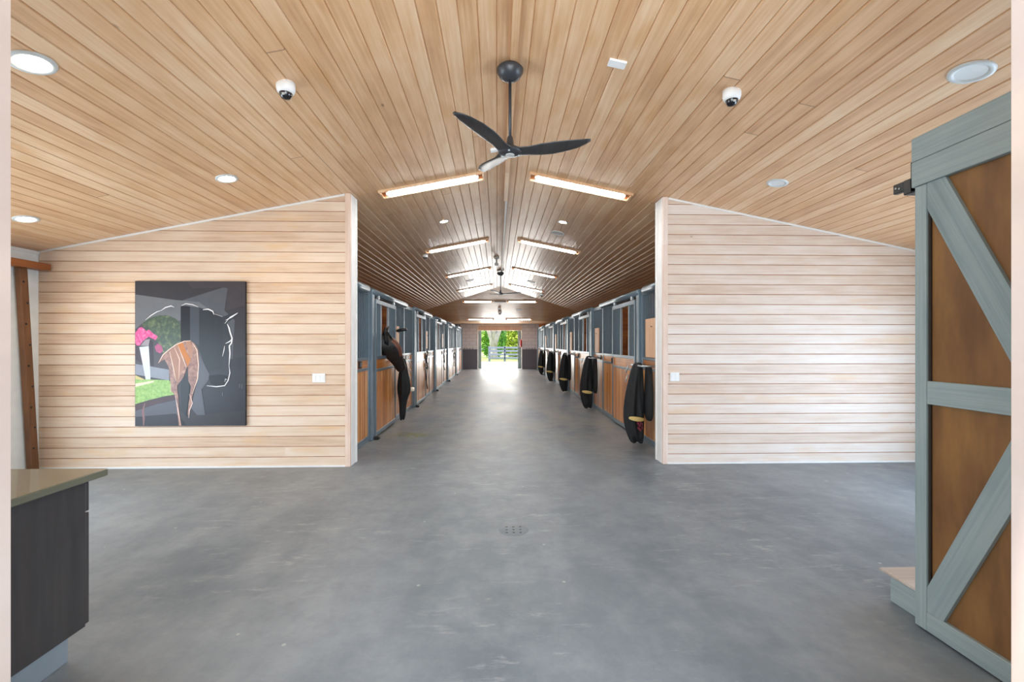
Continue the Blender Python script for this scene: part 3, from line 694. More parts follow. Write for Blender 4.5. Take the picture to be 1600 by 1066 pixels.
# ------------------------------------------------------------------ the horse looking out
def horse():
    hx, hy = -2.3, 7.98
    t = thing('horse', (-3.6, hy, 0), 'black horse with brown forehead leaning its head out of stall', 'horse')
    coat = NT('black_bay_coat'); g = coat.n('ShaderNodeTexCoord').outputs['Object']
    n = coat.n('ShaderNodeTexNoise'); n.inputs['Scale'].default_value = 6; n.inputs['Detail'].default_value = 6; coat.l(g, n.inputs['Vector'])
    coat.l(coat.ramp(n.outputs[0], [(.35, srgb(20,16,15)), (.6, srgb(34,27,24)), (.8, srgb(52,38,32))]), coat.p.inputs['Base Color']); coat.p.inputs['Roughness'].default_value = .42
    brown = mottled('brown_forehead_coat', [srgb(74,42,30), srgb(110,66,48), srgb(126,82,62)], 8, .5)
    mane = plain('black_mane', srgb(14,13,13), .55, bump=.8, bscale=80)
    # centre line stations: position, half height (in plane normal), half width (Y)
    st = [((-4.95,hy,1.15),.10,.10),((-4.85,hy,1.15),.26,.22),((-4.6,hy,1.14),.36,.28),((-4.1,hy,1.10),.37,.31),((-3.6,hy,1.10),.36,.29),((-3.2,hy,1.16),.34,.25),
          ((-2.9,hy,1.27),.27,.17),((-2.6,hy,1.38),.20,.12),((-2.35,hy,1.45),.165,.10),((-2.09,hy,1.51),.16,.092),((-1.95,hy+.02,1.51),.17,.10)]
    head = [((-1.89,hy+.04,1.47),.175,.105),((-1.84,hy+.08,1.41),.18,.105),((-1.80,hy+.12,1.34),.168,.098),((-1.77,hy+.16,1.26),.132,.08),((-1.74,hy+.20,1.18),.105,.066),((-1.715,hy+.25,1.105),.094,.06),((-1.695,hy+.275,1.05),.088,.058),((-1.68,hy+.29,1.015),.066,.046),((-1.672,hy+.30,.995),.02,.02)]
    al = st+head
    b = MB(); rings = []; N = 20; frames = []
    for i, (p, hh, hw) in enumerate(al):
        p = Vector(p); q0 = Vector(al[max(i-1,0)][0]); q1 = Vector(al[min(i+1,len(al)-1)][0]); tg = (q1-q0).normalized()
        side = Vector((0,1,0)); side = (side-tg*side.dot(tg)).normalized(); up = side.cross(tg); 
        if up.z < 0 and i < 10: up = -up
        if i >= 10 and up.dot(frames[-1][2]) < 0: up = -up
        frames.append((p, side, up, hh, hw))
        ring = []
        for k in range(N):
            a = 2*PI*k/N; ca, sa = math.cos(a), math.sin(a)
            e = .85
            x_ = math.copysign(abs(ca)**e, ca); y_ = math.copysign(abs(sa)**e, sa)
            ring.append(p+side*x_*hw+up*y_*hh)
        rings.append(ring)
    b.loft(rings)
    nf = len(b.f)
    # forehead faces brown: upper faces of the head stations
    for i in range(11, 14):
        for k in range(N):
            a = 2*PI*(k+.5)/N
            if math.sin(a) > .62: b.m[i*N+k] = 1
    # legs
    for lx, ly, hind in ((-3.25, .14, 0), (-3.2, -.14, 0), (-4.6, .15, 1), (-4.65, -.15, 1)):
        y = hy+ly
        if hind: pts = [(lx,y,1.1),(lx+.08,y,.85),(lx-.02,y,.66),(lx-.13,y,.50),(lx-.10,y,.30),(lx-.07,y,.14),(lx-.02,y,.07),(lx-.0,y,.0)]; rs = [.2,.15,.09,.062,.042,.045,.052,.062]
        else: pts = [(lx,y,1.1),(lx,y,.85),(lx+.01,y,.62),(lx+.01,y,.48),(lx,y,.30),(lx,y,.14),(lx+.04,y,.07),(lx+.05,y,.0)]; rs = [.17,.12,.072,.058,.042,.045,.052,.062]
        b.tube(pts, rs, 12)
    body = b.build('body', [coat.m, brown], t, subsurf=1)
    p, side, up, hh, hw = frames[10]; p2, s2, u2, h2, w2 = frames[11]
    # ears
    for sg, lean in ((-1, 0), (1, .05)):
        e0 = p+up*(hh*.85)+side*sg*.055; b = MB()
        tip = e0+Vector((.015+lean, 0, .145))+side*sg*.02
        mid = (e0+tip)/2+side*sg*.012
        b.tube([e0-Vector((0,0,.03)), e0+Vector((0,0,.02)), mid, tip], [.026, .034, .028, .004], 10); b.build('ear', coat.m, t, subsurf=1)
    # eyes
    p, side, up, hh, hw = frames[12]
    for sg in (-1, 1):
        c = p+side*sg*hw*.9+up*hh*.42; b = MB()
        b.lathe([(.001,-.02),(.014,-.014),(.02,0),(.014,.014),(.001,.02)], c=c, n=12); b.build('eye', plain('dark_eye', srgb(12,9,8), .08, 0, .8), t)
    p, side, up, hh, hw = frames[16]
    for sg in (-1, 1):
        c = p+side*sg*hw*.82+up*hh*.4; b = MB(); b.lathe([(.001,-.012),(.012,-.008),(.016,0),(.012,.008),(.001,.012)], c=c, n=10); b.build('nostril', m_black, t)
    # mane & forelock
    b = MB(); rnd = random.Random(3)
    for i in range(5, 11):
        p, side, up, hh, hw = frames[i]
        pn = frames[min(i+1, 11)]
        for j in range(7):
            f = j/7; c = p.lerp(pn[0], f)+up*(hh+(pn[3]-hh)*f)*.98
            sd_ = -side
            b.tube([c+Vector((0,0,-.01)), c+sd_*.05+Vector((0,0,.012)), c+sd_*(.11+rnd.uniform(0,.02))+Vector((rnd.uniform(-.01,.01),0,-.09)), c+sd_*.12+Vector((0,0,-.18))], [.016,.016,.012,.004], 6)
    p, side, up, hh, hw = frames[10]
    for j in range(6):
        c = p+up*hh*.98+side*(-.04+.016*j); b.tube([c, c+Vector((.05,0,.01)), c+Vector((.11,0,-.07)), c+Vector((.14,0,-.14))], [.012,.012,.009,.003], 6)
    b.build('mane', mane, t)
horse()
# padded hook behind the horse's ears
t = thing('padded_hook', (XL+.02, 8.95, 1.65), 'black padded hook sticking out beside the horse ears', 'hook')
b = MB(); b.tube([(XL, 8.9, 1.62), (XL+.03, 8.88, 1.72), (XL+.10, 8.86, 1.735)], .014, 8); b.build('bracket', m_black, t)
b = MB(); b.tube([(XL+.06, 8.86, 1.735), (XL+.11, 8.85, 1.745), (XL+.25, 8.83, 1.76)], [.026, .03, .03], 10); b.build('pad', m_black, t)

# loose hay on the floor
b = MB(); rr = random.Random(4)
for cx, cy, sp_, n in ((-1.45, 7.65, .22, 160), (-1.25, 7.6, .12, 60), (-1.62, 10.9, .12, 40)):
    for i in range(n):
        x = rr.gauss(cx, sp_); y = rr.gauss(cy, sp_*.6); a = rr.uniform(0, PI); l = rr.uniform(.02, .06)
        if x < XL+.14: continue
        dx, dy = math.cos(a)*l, math.sin(a)*l; nx, ny = -math.sin(a)*.002, math.cos(a)*.002
        z = .004+rr.uniform(0, .008)
        b.add([(x-dx-nx,y-dy-ny,.001),(x-dx+nx,y-dy+ny,.001),(x+dx+nx,y+dy+ny,z),(x+dx-nx,y+dy-ny,z)], [(0,1,2,3)])
b.build('loose_hay', plain('green_hay', srgb(142,146,84), .9, var=.3), origin=(-1.45, 7.65, 0), label='wisps of green hay scattered on floor below horse', cat='hay', kind='stuff')

# ------------------------------------------------------------------ ceiling fixtures
def slopeM(side):
    ang = math.atan(SL)*side     # normal tilts
    return Matrix.Rotation(ang, 3, 'Y')
def place_rot(o, side): o.rotation_euler = (0, math.atan(SL)*side, 0)
def fixture_proto(L=1.34, W=.26):
    """wood-framed tube light lying along local X, hanging from z=0 downwards"""
    t = thing('tube_light', (0,0,0), 'x', 'ceiling light', 'tube lights in the aisle ceiling')
    b = MB(); e = .024
    b.bbox(-L/2, L/2, -W/2, -W/2+e, -.028, .004, .003); b.bbox(-L/2, L/2, W/2-e, W/2, -.028, .004, .003)
    b.bbox(-L/2, -L/2+e, -W/2, W/2, -.0275, .004, .003); b.bbox(L/2-e, L/2, -W/2, W/2, -.0275, .004, .003)
    b.build('wood_frame', m_ridge, t)
    b = MB(); b.box(-L/2+.02, L/2-.02, -W/2+.02, W/2-.02, -.004, .0); b.build('tray', m_part, t)
    b = MB(); b.bbox(-L/2+.075, -L/2+.11, -.04, .04, -.04, -.004, .005); b.build('end_cap', m_grey, t)
    b = MB(); b.bbox(L/2-.11, L/2-.075, -.04, .04, -.04, -.004, .005); b.build('end_cap', m_grey, t)
    b = MB(); rings = []
    for x in (-L/2+.11, L/2-.11):
        rings.append([Vector((x, math.cos(PI+PI*k/10)*.075, -.006+math.sin(PI+PI*k/10)*.045)) for k in range(11)])
    b.loft(rings); b.build('diffuser', m_tube, t)
    return t
fx = fixture_proto(); used = False
rows = [5.93, 9.6, 13.2, 16.87]
rn = ['nearest', 'second', 'third', 'fourth']
for i, y in enumerate(rows):
    for s_, nm in ((-1, 'left'), (1, 'right')):
        x = RX+s_*.945
        lb = '%s long tube light from the front on the %s ceiling slope' % (rn[i], nm)
        if not used: o = fx; used = True; o.location = (x, y, cz(x)); o['label'] = lb
        else: o = copy_tree(fx, (x, y, cz(x)), lb)
        place_rot(o, s_)
for y, nm in ((20.02, 'upper row on the hip slope above the far doorway'), (23.05, 'lower row just above the far doorway')):
    for s_, sn in ((-1, 'left'), (1, 'right')):
        x = RX+s_*.95
        o = copy_tree(fx, (x, y, hz(y)), '%s tube light of the %s' % (sn, nm)); o.rotation_euler = (-math.atan(SL), 0, 0)
# link between the two upper hip tube lights
b = MB(); b.bbox(RX-.26, RX+.26, 19.98, 20.06, hz(20.02)-.05, hz(20.02)-.004, .005); b.build('junction_cover', m_grey, origin=(RX, 20.02, hz(20.02)), label='grey cover strip between the two upper far tube lights', cat='cover')

def downlight(x, y, lit, label, r=.1):
    s_ = -1 if x < RX else 1
    t = thing('downlight', (x, y, cz(x)), label, 'ceiling light', 'round recessed downlights'); place_rot(t, s_)
    def bb(mb, nm, m):
        return mb.build(nm, m, None)
    b = MB(); b.lathe([(r*.68, .0), (r*.68, -.006), (r*.84, -.012), (r, -.007), (r*1.01, .003)], n=40); o = b.build('trim_ring', m_ring); o.parent = t
    b = MB()
    if lit:
        sp_ = lamp('downlight_lamp', 'SPOT', (0, 0, -.02), (0, 0, 0), 26 if y < 5.5 else 10, (1, .80, .55), spot_size=2.5, spot_blend=.6, shadow_soft_size=.05); sp_.parent = t
    if lit: b.lathe([(.001, -.0045), (r*.5, -.0045), (r*.70, -.003)], n=32); o = b.build('lens', m_lamp_on); o.parent = t
    else: b.lathe([(.001, -.002), (r*.55, -.002), (r*.75, -.006)], n=32); o = b.build('lens', m_lamp_off, label='unlit lens'); o.parent = t
downlight(-2.72, 2.80, True, 'large lit downlight at the upper left, closest to the camera', .112)
downlight(-2.70, 4.72, True, 'lit downlight above the horse picture wall', .1)
downlight(-4.71, 4.79, True, 'lit downlight low at far left above the brown timber', .1)
downlight(2.89, 2.74, False, 'unlit downlight at the upper right above the barn door', .112)
downlight(2.89, 4.70, False, 'unlit downlight above the bare right partition wall', .1)
downlight(-.88, 7.68, True, 'small lit downlight in the left aisle slope', .085)
downlight(1.09, 7.68, True, 'small lit downlight in the right aisle slope', .085)
def speaker(x, y, label, r=.13, hip=False):
    s_ = -1 if x < RX else 1
    t = thing('ceiling_speaker', (x, y, hz(y) if hip else cz(x)), label, 'speaker', 'round ceiling speakers')
    if hip: t.rotation_euler = (-math.atan(SL), 0, 0)
    else: place_rot(t, s_)
    b = MB(); b.lathe([(r*.84, 0), (r*.86, -.012), (r*.96, -.014), (r, -.006), (r, .003)], n=32); o = b.build('rim', m_white); o.parent = t
    b = MB(); b.lathe([(.001, -.006), (r*.85, -.004)], n=32); o = b.build('mesh_cover', m_grey); o.parent = t
speaker(1.10, 8.42, 'round ceiling speaker just beyond the right aisle downlight')
speaker(-.88, 14.85, 'round ceiling speaker on the left slope near the far fan')
speaker(1.10, 15.1, 'round ceiling speaker on the right slope near the far fan')
speaker(.97, 21.32, 'round ceiling speaker on the hip slope over far doorway', .13, True)
def dome(x, y, label, sc=1.0, hip=False):
    s_ = -1 if x < RX else 1; z = hz(y) if hip else cz(x)
    t = thing('dome_camera', (x, y, z), label, 'security camera', 'white dome security cameras')
    b = MB(); b.lathe([(.058*sc, .012), (.058*sc, -.03*sc), (.052*sc, -.05*sc), (.042*sc, -.058*sc), (.038*sc, -.058*sc)], n=32, cap=True); o = b.build('housing', m_white); o.parent = t
    b = MB(); b.lathe([(.040*sc, -.056*sc), (.038*sc, -.072*sc), (.026*sc, -.09*sc), (.001, -.097*sc)], n=24); o = b.build('dome', m_lens); o.parent = t
    b = MB(); b.lathe([(.001, .0), (.01*sc, .0), (.01*sc, .012*sc), (.001, .012*sc)], n=12, M=Matrix.Rotation(.9, 3, 'X'), c=(0, -.03*sc, -.078*sc)); o = b.build('camera_lens', m_grey); o.parent = t
dome(-1.535, 3.42, 'white dome camera on the left lobby ceiling', 1.12); dome(1.755, 3.42, 'white dome camera on the right lobby ceiling', 1.12)
dome(-1.53, 9.9, 'white dome camera at the second left tube light', 1.0); dome(1.69, 17.7, 'white dome camera at the far right slope', 1.2)
dome(.10, 21.1, 'dark camera higher on the centre of the hip slope', 1.2, True); dome(.12, 21.7, 'dark camera lower on the centre of the hip slope', 1.5, True)
def plate(x, y, sx, sy, sz, nm, label, cat, m=m_white):
    s_ = -1 if x < RX else 1
    b = MB(); b.bbox(-sx/2, sx/2, -sy/2, sy/2, -sz, .003, .004); o = b.build(nm, m, label=label, cat=cat); o.location = (x, y, cz(x)); place_rot(o, s_)
plate(.88, 3.38, .13, .085, .014, 'ceiling_plate', 'blank white rectangular plate on right slope near the fan', 'plate', m_white)
plate(-.03, 5.2, .10, .06, .03, 'junction_box', 'small white box on the ceiling behind near fan blades', 'box')
t = thing('smoke_detector', (-.02, 11.75, cz(-.02)), 'small grey sensor on the ridge between the two fans', 'sensor')
b = MB(); b.lathe([(.07, .01), (.07, -.03), (.05, -.05), (.001, -.052)], n=24); o = b.build('housing', m_grey); o.parent = t
b = MB(); b.tube([(0,0,-.04), (0,0,-.16)], .02, 8); b.bbox(-.05,.05,-.04,.04,-.22,-.15,.01); o = b.build('sensor_head', m_grey); o.parent = t

# fans
def fan(loc, rot, label):
    X, Y, Z = loc
    t = thing('ceiling_fan', (X, Y, Z), label, 'ceiling fan', 'three-bladed ceiling fans on the ridge')
    top = RZ-.035-Z
    def pb(mb, nm, m, **k): o = mb.build(nm, m, **k); o.parent = t; return o
    b = MB(); b.lathe([(.085, top), (.104, top-.02), (.102, top-.045), (.082, top-.08), (.04, top-.108), (.001, top-.112)], n=40); pb(b, 'canopy', m_fan)
    b = MB(); b.tube([(0,0,top-.1), (0,0,.08)], .0125, 12); pb(b, 'downrod', m_fan)
    b = MB(); b.lathe([(.016, .12), (.024, .10), (.03, .05), (.055, .03), (.085, .015), (.095, 0), (.09, -.015), (.05, -.026), (.001, -.03)], n=36); pb(b, 'hub', m_fan)
    b = MB(); b.lathe([(.034, -.026), (.036, -.032), (.03, -.033), (.001, -.032)], n=28); pb(b, 'centre_cap', m_grey)
    for k in range(3):
        a0 = rot+2*PI*k/3; ca, sa = math.cos(a0), math.sin(a0); b = MB(); rings = []
        # station: radius, chord, sweep offset, twist, rise
        for r, ch, sw, tw, ri in ((.03,.15,0,-.05,0),(.09,.14,.0,-.08,.0),(.15,.13,.004,-.14,.003),(.24,.158,.008,-.17,.012),(.34,.172,.012,-.16,.022),(.45,.155,.008,-.14,.034),(.54,.12,-.004,-.12,.044),(.595,.075,-.018,-.1,.052),(.625,.03,-.03,-.08,.056)):
            ring = []
            for j in range(12):
                q = 2*PI*j/12; cx = math.cos(q)*ch/2; tz = math.sin(q)*.0085*(1.6 if r < .12 else 1)
                lx = r; ly = sw+cx*math.cos(tw)-tz*math.sin(tw); lz = ri+cx*math.sin(tw)+tz*math.cos(tw)
                ring.append(Vector((lx*ca-ly*sa, lx*sa+ly*ca, lz)))
            rings.append(ring)
        b.loft(rings); pb(b, 'blade', m_fanb)
        b = MB(); 
        sx, sy = .075*math.cos(a0+.5), .075*math.sin(a0+.5)
        b.lathe([(.008, -.018), (.009, -.026), (.001, -.027)], c=(sx, sy, 0), n=12); pb(b, 'screw', m_galv)
    return t
fan((.10, 3.65, 3.01), math.radians(114), 'black three-bladed fan hanging over the lobby')
fan((.10, 14.2, 3.01), math.radians(5), 'distant dark fan hanging over the stall aisle')

# ------------------------------------------------------------------ wall things
def switch(xa_, za, xb2, zb_, label, n):
    xc, zc = (xa_+xb2)/2, (za+zb_)/2; w_, h_ = abs(xb2-xa_), abs(za-zb_)
    t = thing('light_switch', (xc, YW, zc), label, 'light switch')
    b = MB(); b.bbox(xc-w_/2, xc+w_/2, YW-.008, YW+.001, zc-h_/2, zc+h_/2, .003); b.build('cover_plate', m_white, t)
    for k in range(n):
        x = xc-w_/2+w_*(k+.5)/n; b = MB(); b.bbox(x-.016, x+.016, YW-.012, YW-.007, zc-.032, zc+.032, .002); b.build('rocker', m_white, t)
switch(-2.24, 1.135, -2.085, 1.025, 'three-gang white light switch on the left partition wall', 3)
switch(2.146, 1.138, 2.26, 1.03, 'two-gang white light switch on the right partition wall', 2)

# the horse picture: printed shapes on an acrylic panel
def picture():
    x0, x1, z0, z1 = -4.316, -3.02, .51, 2.243
    t = thing('wall_picture', ((x0+x1)/2, YW, z0), 'large dark frameless print of a horse head on left wall', 'picture')
    b = MB(); b.bbox(x0, x1, YW-.032, YW-.001, z0, z1, .003); b.build('panel', plain('panel_edge_black', srgb(30,30,32), .25), t)
    cols = {}; mats = []
    def mi(key):
        if key not in cols:
            cols[key] = len(mats)
            if key[0] == 'mot': m = mottled('print_%d' % len(mats), [srgb(*c) for c in key[1]], key[2], .38); 
            else: m = plain('print_%d' % len(mats), srgb(*key), .3, 0, .22, var=.06)
            m.node_tree.nodes['Principled BSDF'].inputs['Coat Weight'].default_value = .0; m.node_tree.nodes['Principled BSDF'].inputs['Coat Roughness'].default_value = .08
            mats.append(m)
        return cols[key]
    p = MB(); lay = [0]
    def W(x, y):
        return (x0+(x-58)/(792-58)*(x1-x0), YW-.0325-lay[0]*.00012, z1-(y-40)/(1003-40)*(z1-z0))
    def poly(pts, key):
        lay[0] += 1; import mathutils.geometry as mg
        tri = mg.tessellate_polygon([[Vector((a, c, 0)) for a, c in pts]])
        p.add([W(a, c) for a, c in pts], [tuple(q) for q in tri], mi(key))
    def stroke(pts, wd, key):
        n = len(pts); L_ = []; R_ = []
        for i, (a, c) in enumerate(pts):
            q0 = Vector(pts[max(0,i-1)]); q1 = Vector(pts[min(n-1,i+1)]); d = (q1-q0).normalized(); nn = Vector((-d.y, d.x))
            ww = wd*(.35 if i in (0, n-1) else 1)/2
            L_.append((a+nn.x*ww, c+nn.y*ww)); R_.append((a-nn.x*ww, c-nn.y*ww))
        lay[0] += 1; vv = [W(*q) for q in L_]+[W(*q) for q in R_]
        p.add(vv, [(i, i+1, n+i+1, n+i) for i in range(n-1)], mi(key))
    MOT = lambda c, s: ('mot', tuple(c), s)
    poly([(60,42),(790,42),(790,1001),(60,1001)], (58,56,60))
    poly([(62,130),(360,172),(640,82),(672,86),(652,235),(720,300),(700,640),(540,600),(62,600)], (84,86,92))
    poly([(62,130),(330,166),(480,178),(560,235),(360,300),(62,360)], (104,106,110))
    poly([(400,40),(790,40),(790,200),(660,235),(672,86),(640,82),(440,90)], (66,62,66))
    poly([(690,560),(792,540),(792,900),(500,930),(480,640)], (50,51,57))
    poly([(62,360),(120,310),(250,400),(300,470),(280,640),(62,600)], (72,68,72))
    poly([(105,325),(140,296),(180,277),(220,268),(262,267),(300,276),(330,292),(350,312),(360,332),(362,440),(300,485),(245,525),(215,450),(150,400)], MOT([(18,28,18),(44,66,32),(110,120,72)], 22))
    poly([(62,430),(90,465),(110,590),(62,560)], (64,52,60))
    poly([(62,590),(150,605),(285,628),(285,700),(62,660)], (134,138,148))
    poly([(148,430),(178,440),(184,605),(158,600)], (50,42,50))
    poly([(88,478),(150,472),(156,560),(162,692),(130,692),(110,590)], (206,208,214))
    poly([(95,470),(128,430),(158,424),(150,470)], (150,140,146))
    poly([(62,385),(85,352),(105,345),(135,372),(150,362),(185,392),(210,408),(196,432),(150,410),(110,440),(92,468),(70,468),(62,450)], MOT([(120,20,70),(216,52,130),(240,150,190)], 30))
    poly([(190,475),(210,455),(236,470),(244,505),(226,520),(200,508)], MOT([(120,30,70),(190,60,120)], 30))
    poly([(62,690),(285,698),(345,790),(250,805),(150,830),(62,856)], MOT([(84,128,40),(126,166,62),(160,190,96)], 26))
    poly([(62,720),(190,700),(180,712),(62,742)], (222,202,176))
    poly([(62,664),(120,690),(110,698),(62,690)], (196,180,120))
    poly([(62,858),(150,832),(345,792),(350,820),(200,858),(62,902)], (70,50,54))
    poly([(62,902),(200,858),(330,830),(345,940),(330,1000),(62,1000)], (82,82,90))
    poly([(62,940),(330,920),(400,1001),(62,1001)], (44,42,48))
    stroke([(125,850),(112,900),(118,950),(116,1000)], 14, (128,92,92))
    # dark horse: crest, ear, face, muzzle, throat
    horse_ = [(362,205),(400,204),(440,214),(480,214),(510,226),(550,234),(580,254),(620,268),(645,275),(680,262),(742,250),(720,282),(675,310),(668,325),(690,372),(704,420),(700,450),(688,480),(690,560),(686,650),(678,700),(650,732),(600,738),(560,722),(546,690),(550,655),(520,590),(500,540),(470,470),(420,438),(362,450)]
    poly(horse_, (52,54,60))
    poly([(362,205),(424,208),(424,430),(362,450)], (32,32,38))
    poly([(424,208),(484,216),(484,470),(424,436)], (66,70,78))
    poly([(484,216),(560,236),(640,275),(640,620),(550,650),(500,540),(484,500)], (46,49,54))
    poly([(546,668),(620,660),(684,672),(678,702),(650,733),(600,738),(560,722)], (24,24,28))
    poly([(484,520),(552,660),(545,700),(500,760),(525,930),(470,930),(430,880),(478,680)], (88,90,98))
    poly([(362,700),(420,640),(420,760),(400,940),(362,900)], (40,44,50))
    # sunlit shoulder and legs
    poly([(215,585),(245,530),(280,498),(330,462),(380,440),(425,434),(455,455),(478,500),(484,560),(478,680),(455,750),(440,800),(432,860),(418,930),(408,925),(414,860),(424,800),(430,740),(412,700),(410,600),(380,680),(338,736),(345,800),(352,900),(366,1000),(350,1000),(338,900),(326,800),(300,770),(292,690),(282,610),(255,560)], MOT([(84,50,42),(138,92,74),(176,134,112)], 18))
    poly([(290,505),(330,470),(350,462),(380,540),(400,620),(385,600),(340,720),(320,640)], (160,118,98))
    poly([(340,462),(375,446),(395,500),(428,560),(410,610),(380,540)], (186,112,44))
    poly([(395,440),(425,436),(440,500),(430,560),(410,500)], (166,120,96))
    for a in ([(215,585),(245,530),(285,495),(335,460),(385,440),(430,436)], [(290,510),(310,600),(330,700)], [(320,480),(355,560),(350,690)], [(440,450),(470,500),(480,600),(474,690),(440,790)], [(345,470),(380,560),(398,610)]): stroke(a, 6, (226,196,176))
    for a in ([(326,800),(345,900),(362,1000)], [(420,790),(440,850),(420,900),(416,950)], [(300,720),(296,780)]): stroke(a, 7, (214,184,176))
    # rim light along crest and face
    for a, wd in (([(130,300),(165,270),(205,245),(230,236)], 5), ([(230,238),(262,216),(300,205),(320,214)], 6), ([(365,205),(395,190),(440,196),(480,212)], 5), ([(510,230),(545,226),(575,240),(585,262)], 8), ([(590,258),(640,276)], 5), ([(655,322),(690,280),(742,250)], 5), ([(660,300),(700,280),(742,252)], 6), ([(672,325),(684,352),(690,378),(704,420),(700,452),(686,470),(690,520),(684,600)], 9), ([(660,455),(690,440),(700,425)], 7), ([(640,540),(650,500),(654,470)], 5), ([(684,600),(690,650),(678,700),(655,735),(600,742),(535,735)], 6), ([(678,700),(660,690),(655,712)], 4)):
        stroke(a, wd, (232,230,232))
    for a in ([(770,725),(770,755)], [(755,725),(753,750)], [(640,780),(640,805)]): stroke(a, 4, (150,150,156))
    p.build('print', mats, t)
picture()

# brown timber leaning in the left corner
t = thing('timber_frame', (WL+.05, 5.45, 0), 'dark brown timber post leaning under crossbeam in left corner', 'timber')
x_ = WL+.02
pt = onX(37, 418, x_+.06); pb_ = onX(56, 728, x_+.06)
b = MB(); b.prism([(x_, pt.y-.045, 2.36), (x_, pt.y+.045, 2.36), (x_, pb_.y+.045, 0), (x_, pb_.y-.045, 0)], (.06, 0, 0))
po = b.build('post', m_post, t, bevel=.006)
for k in range(9):
    z = 2.2-.24*k; y = pt.y+(pb_.y-pt.y)*(1-z/2.36); b = MB(); b.lathe([(.001, 0), (.011, 0), (.011, .004), (.001, .005)], c=(x_+.06, y+(.02 if k%2 else -.01), z), n=10, M=Matrix.Rotation(PI/2, 3, 'Y')); b.build('bolt', m_black, po)
b = MB(); b.bbox(x_, x_+.15, 4.95, YW-.02, 2.36, 2.437, .006); b.build('crossbeam', m_beamy, t)

# floor drain
t = thing('floor_drain', (.13, 3.725, 0), 'round perforated drain cover set in the concrete floor', 'drain')
b = MB(); b.lathe([(.001,.003),(.112,.003),(.118,.0005)], c=(.13,3.725,0), n=48); b.build('cover', plain('drain_cover_grey', srgb(112,121,128), .5), t)
b = MB()
for i in range(3):
    for j in range(3): b.lathe([(.001,.0042),(.0095,.004),(.0105,.0032)], c=(.075+.055*i, 3.67+.055*j, 0), n=14)
b.build('holes', m_black, t)

# cabinet with worktop, left foreground
xc = -1.99; yf = 2.33
cb = thing('base_cabinet', (-2.6, 2.0, 0), 'charcoal wood base cabinet at the lower left edge', 'cabinet')
b = MB(); b.bbox(-3.4, xc, 1.25, yf-.022, .13, .838, .002); b.build('body', m_cab, cb)
for k in range(2):
    x1_ = xc-.001-k*.7; x0_ = x1_-.695
    b = MB(); b.bbox(x0_, x1_, yf-.02, yf, .685, .825, .003); dr_ = b.build('drawer', m_cab, cb)
    b = MB(); b.tube([(x0_+.2, yf+.001, .755), (x0_+.2, yf+.03, .755), (x0_+.5, yf+.03, .755), (x0_+.5, yf+.001, .755)], .006, 8); b.build('handle', m_black, dr_)
    b = MB(); b.bbox(x0_, x1_, yf-.02, yf, .14, .678, .003); dr_ = b.build('door', m_cab, cb)
    b = MB(); b.tube([(x0_+.06, yf+.001, .60), (x0_+.06, yf+.03, .60), (x0_+.06, yf+.03, .40), (x0_+.06, yf+.001, .40)], .006, 8); b.build('handle', m_black, dr_)
b = MB(); b.bbox(-3.4, xc-.03, 1.27, 2.25, 0, .13, .002); b.build('toe_kick', m_toe, cb)
b = MB(); b.bbox(-3.42, -1.945, 1.2, 2.385, .84, .875, .004); b.build('worktop', m_counter, origin=(-2.6, 2.0, .84), label='olive grey stone worktop on the charcoal cabinet', cat='worktop')

# barn door, right foreground
XD = 2.22
def D(x, y): v = onX(x, y, XD); return v.y, v.z
bd = thing('barn_door', (XD, 2.0, 0), 'teal barn door with brown panels and diagonal braces at right', 'barn door')
Yf, Yn = 2.40, 1.30
th = .045
ym = (Yf+Yn)/2
def dbx(y0, y1, z0, z1, nm, m, x0=XD, x1=XD+th, par=bd):
    b = MB(); b.bbox(x0, x1, y0, y1, z0, z1, .003); return b.build(nm, m, par)
dbx(Yn+.03, Yf-.03, .06, 2.33, 'panel', m_brown, XD+.022, XD+.036)
dbx(Yn, Yf+.015, 2.465, 2.59, 'top_rail', m_teal, XD-.006); dbx(Yn, Yf+.015, 2.33, 2.463, 'top_rail', m_teal, XD-.006)
dbx(Yf-.065, Yf, .01, 2.328, 'stile', m_tealv); dbx(Yn, Yn+.065, .01, 2.328, 'stile', m_tealv)
dbx(Yn+.066, Yf-.066, 1.185, 1.305, 'mid_rail', m_teal, XD+.002); dbx(Yn+.066, Yf-.066, .01, .11, 'bottom_rail', m_teal, XD+.001)
# dark inner edge beads around the panels
b = MB()
for y in (Yf-.078, Yn+.066): b.box(XD+.012, XD+.026, y, y+.012, .11, 2.33)
b.build('inner_bead', m_pdark, bd)
def brace(p, nm, mt):
    b = MB(); b.prism([(XD+.004, y, z) for y, z in p], (.03, 0, 0)); b.build(nm, mt, bd, bevel=.002)
def ln(a, c, Y): (y0, z0), (y1, z1) = a, c; return z0+(z1-z0)*(Y-y0)/(y1-y0)
u0, u1 = D(1450, 332), D(1578, 567); v0, v1 = D(1477, 278), D(1578, 452)
yk = lambda a, c, Z: a[0]+(c[0]-a[0])*(Z-a[1])/(c[1]-a[1])
brace([(Yf-.066, ln(u0, u1, Yf-.066)), (yk(u0, u1, 1.305), 1.305), (yk(v0, v1, 1.305), 1.305), (yk(v0, v1, 2.33), 2.33), (Yf-.066, 2.33)], 'brace', m_br1)
s0, s1 = D(1454, 906), D(1578.6, 687); r0, r1 = D(1478, 963), D(1578.6, 801)
ymx = Yn+.066
def cl(a, c, Z): return max(ymx, yk(a, c, Z))
brace([(Yf-.066, ln(s0, s1, Yf-.066)), (yk(s0, s1, 1.185), 1.185), (cl(r0, r1, 1.185), min(1.185, ln(r0, r1, cl(r0, r1, 1.185)))), (yk(r0, r1, .11), .11), (Yf-.066, .11)], 'brace', m_br2)
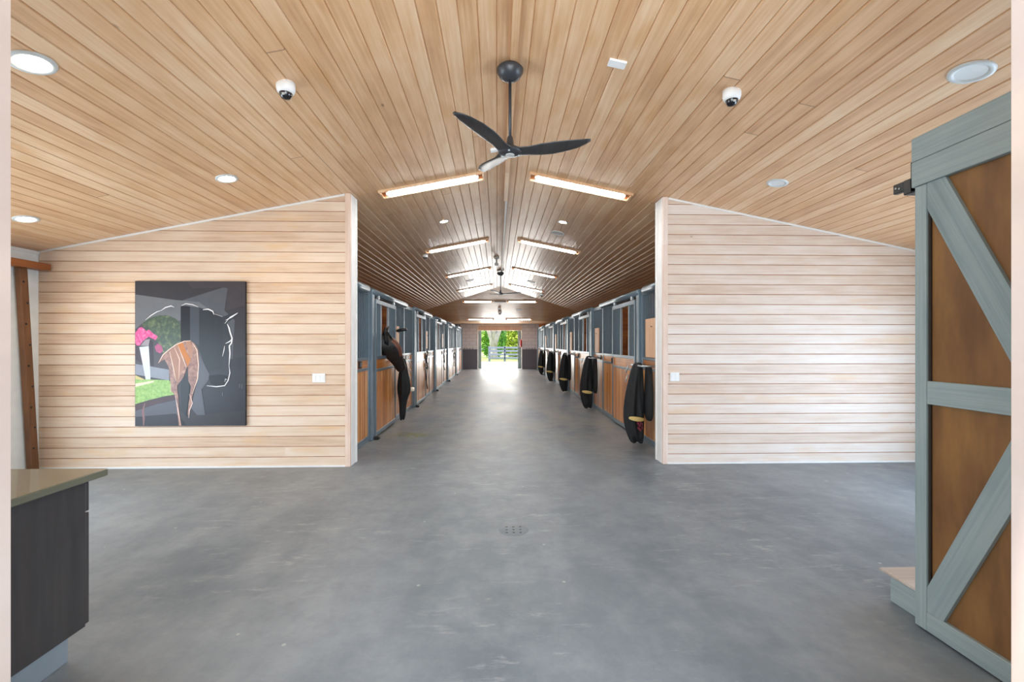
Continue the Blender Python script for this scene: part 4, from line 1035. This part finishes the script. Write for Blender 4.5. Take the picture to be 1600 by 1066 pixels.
# dark hanger bracket and stub of track at the top
t = thing('door_track_bracket', (XD+.09, Yf+.1, 2.3), 'black steel track bracket at the top edge of barn door', 'bracket')
def B_(x0, x1, y0, y1, z0, z1, nm): b = MB(); b.bbox(x0, x1, y0, y1, z0, z1, .004); return b.build(nm, m_black, t)
pz = lambda px, py, X: onX(px, py, X)
a = pz(1422, 254, 2.27); c = pz(1428, 300, 2.27)
B_(2.27, 2.31, Yf+.005, a.y, c.z, a.z, 'hanger_strap')
a = pz(1411, 283, 2.27); c = pz(1430, 299, 2.27); B_(2.27, 2.34, Yf+.005, a.y, c.z, a.z, 'roller_box')
a = pz(1395, 290, 2.27); c = pz(1411, 299, 2.27); k_ = B_(2.27, 2.30, c.y, a.y, c.z, a.z, 'end_plate')
b = MB()
for q in (1400, 1405): v = pz(q, 295, 2.268); b.lathe([(.001,0),(.006,0),(.006,.003),(.001,.004)], c=v, n=10, M=Matrix.Rotation(-PI/2, 3, 'Y'))
b.build('bolt', m_galv, k_)
# low plinth behind the door
pt_ = thing('low_plinth', (2.7, 2.3, 0), 'low grey plinth with pale board top poking past barn door', 'plinth')
b = MB(); b.bbox(2.285, 3.2, 1.9, 2.63, 0.0, .15, .004); b.build('base', m_teal, pt_)
b = MB(); b.bbox(2.27, 3.2, 1.9, 2.69, .15, .168, .004); b.build('top_boards', m_plinth, pt_)

# far wall odds and ends
b = MB(); b.lathe([(.001,0),(.06,0),(.06,.36),(.03,.42),(.02,.46),(.001,.46)], c=(1.36, YE-.1, 1.28), n=14)
b.build('fire_extinguisher', m_red, origin=(1.36, YE-.1, 1.28), label='small red cylinder on the right jamb of far doorway', cat='fire extinguisher')
for x, lb in ((-1.65, 'row of small hooks above the grey dado, left of far doorway'), (1.93, 'row of small hooks above the grey dado, right of far doorway')):
    t = thing('hook_rail', (x, YE-.02, 1.17), lb, 'hook rail', 'hook rails beside the far doorway')
    b = MB(); b.bbox(x-.3, x+.3, YE-.035, YE-.001, 1.17, 1.2, .004); b.build('rail', m_galv, t)
    for k in range(4):
        b = MB(); xx = x-.24+.16*k; b.tube([(xx, YE-.03, 1.18), (xx, YE-.09, 1.17), (xx, YE-.11, 1.23)], .014, 6); b.build('hook', m_black, t)
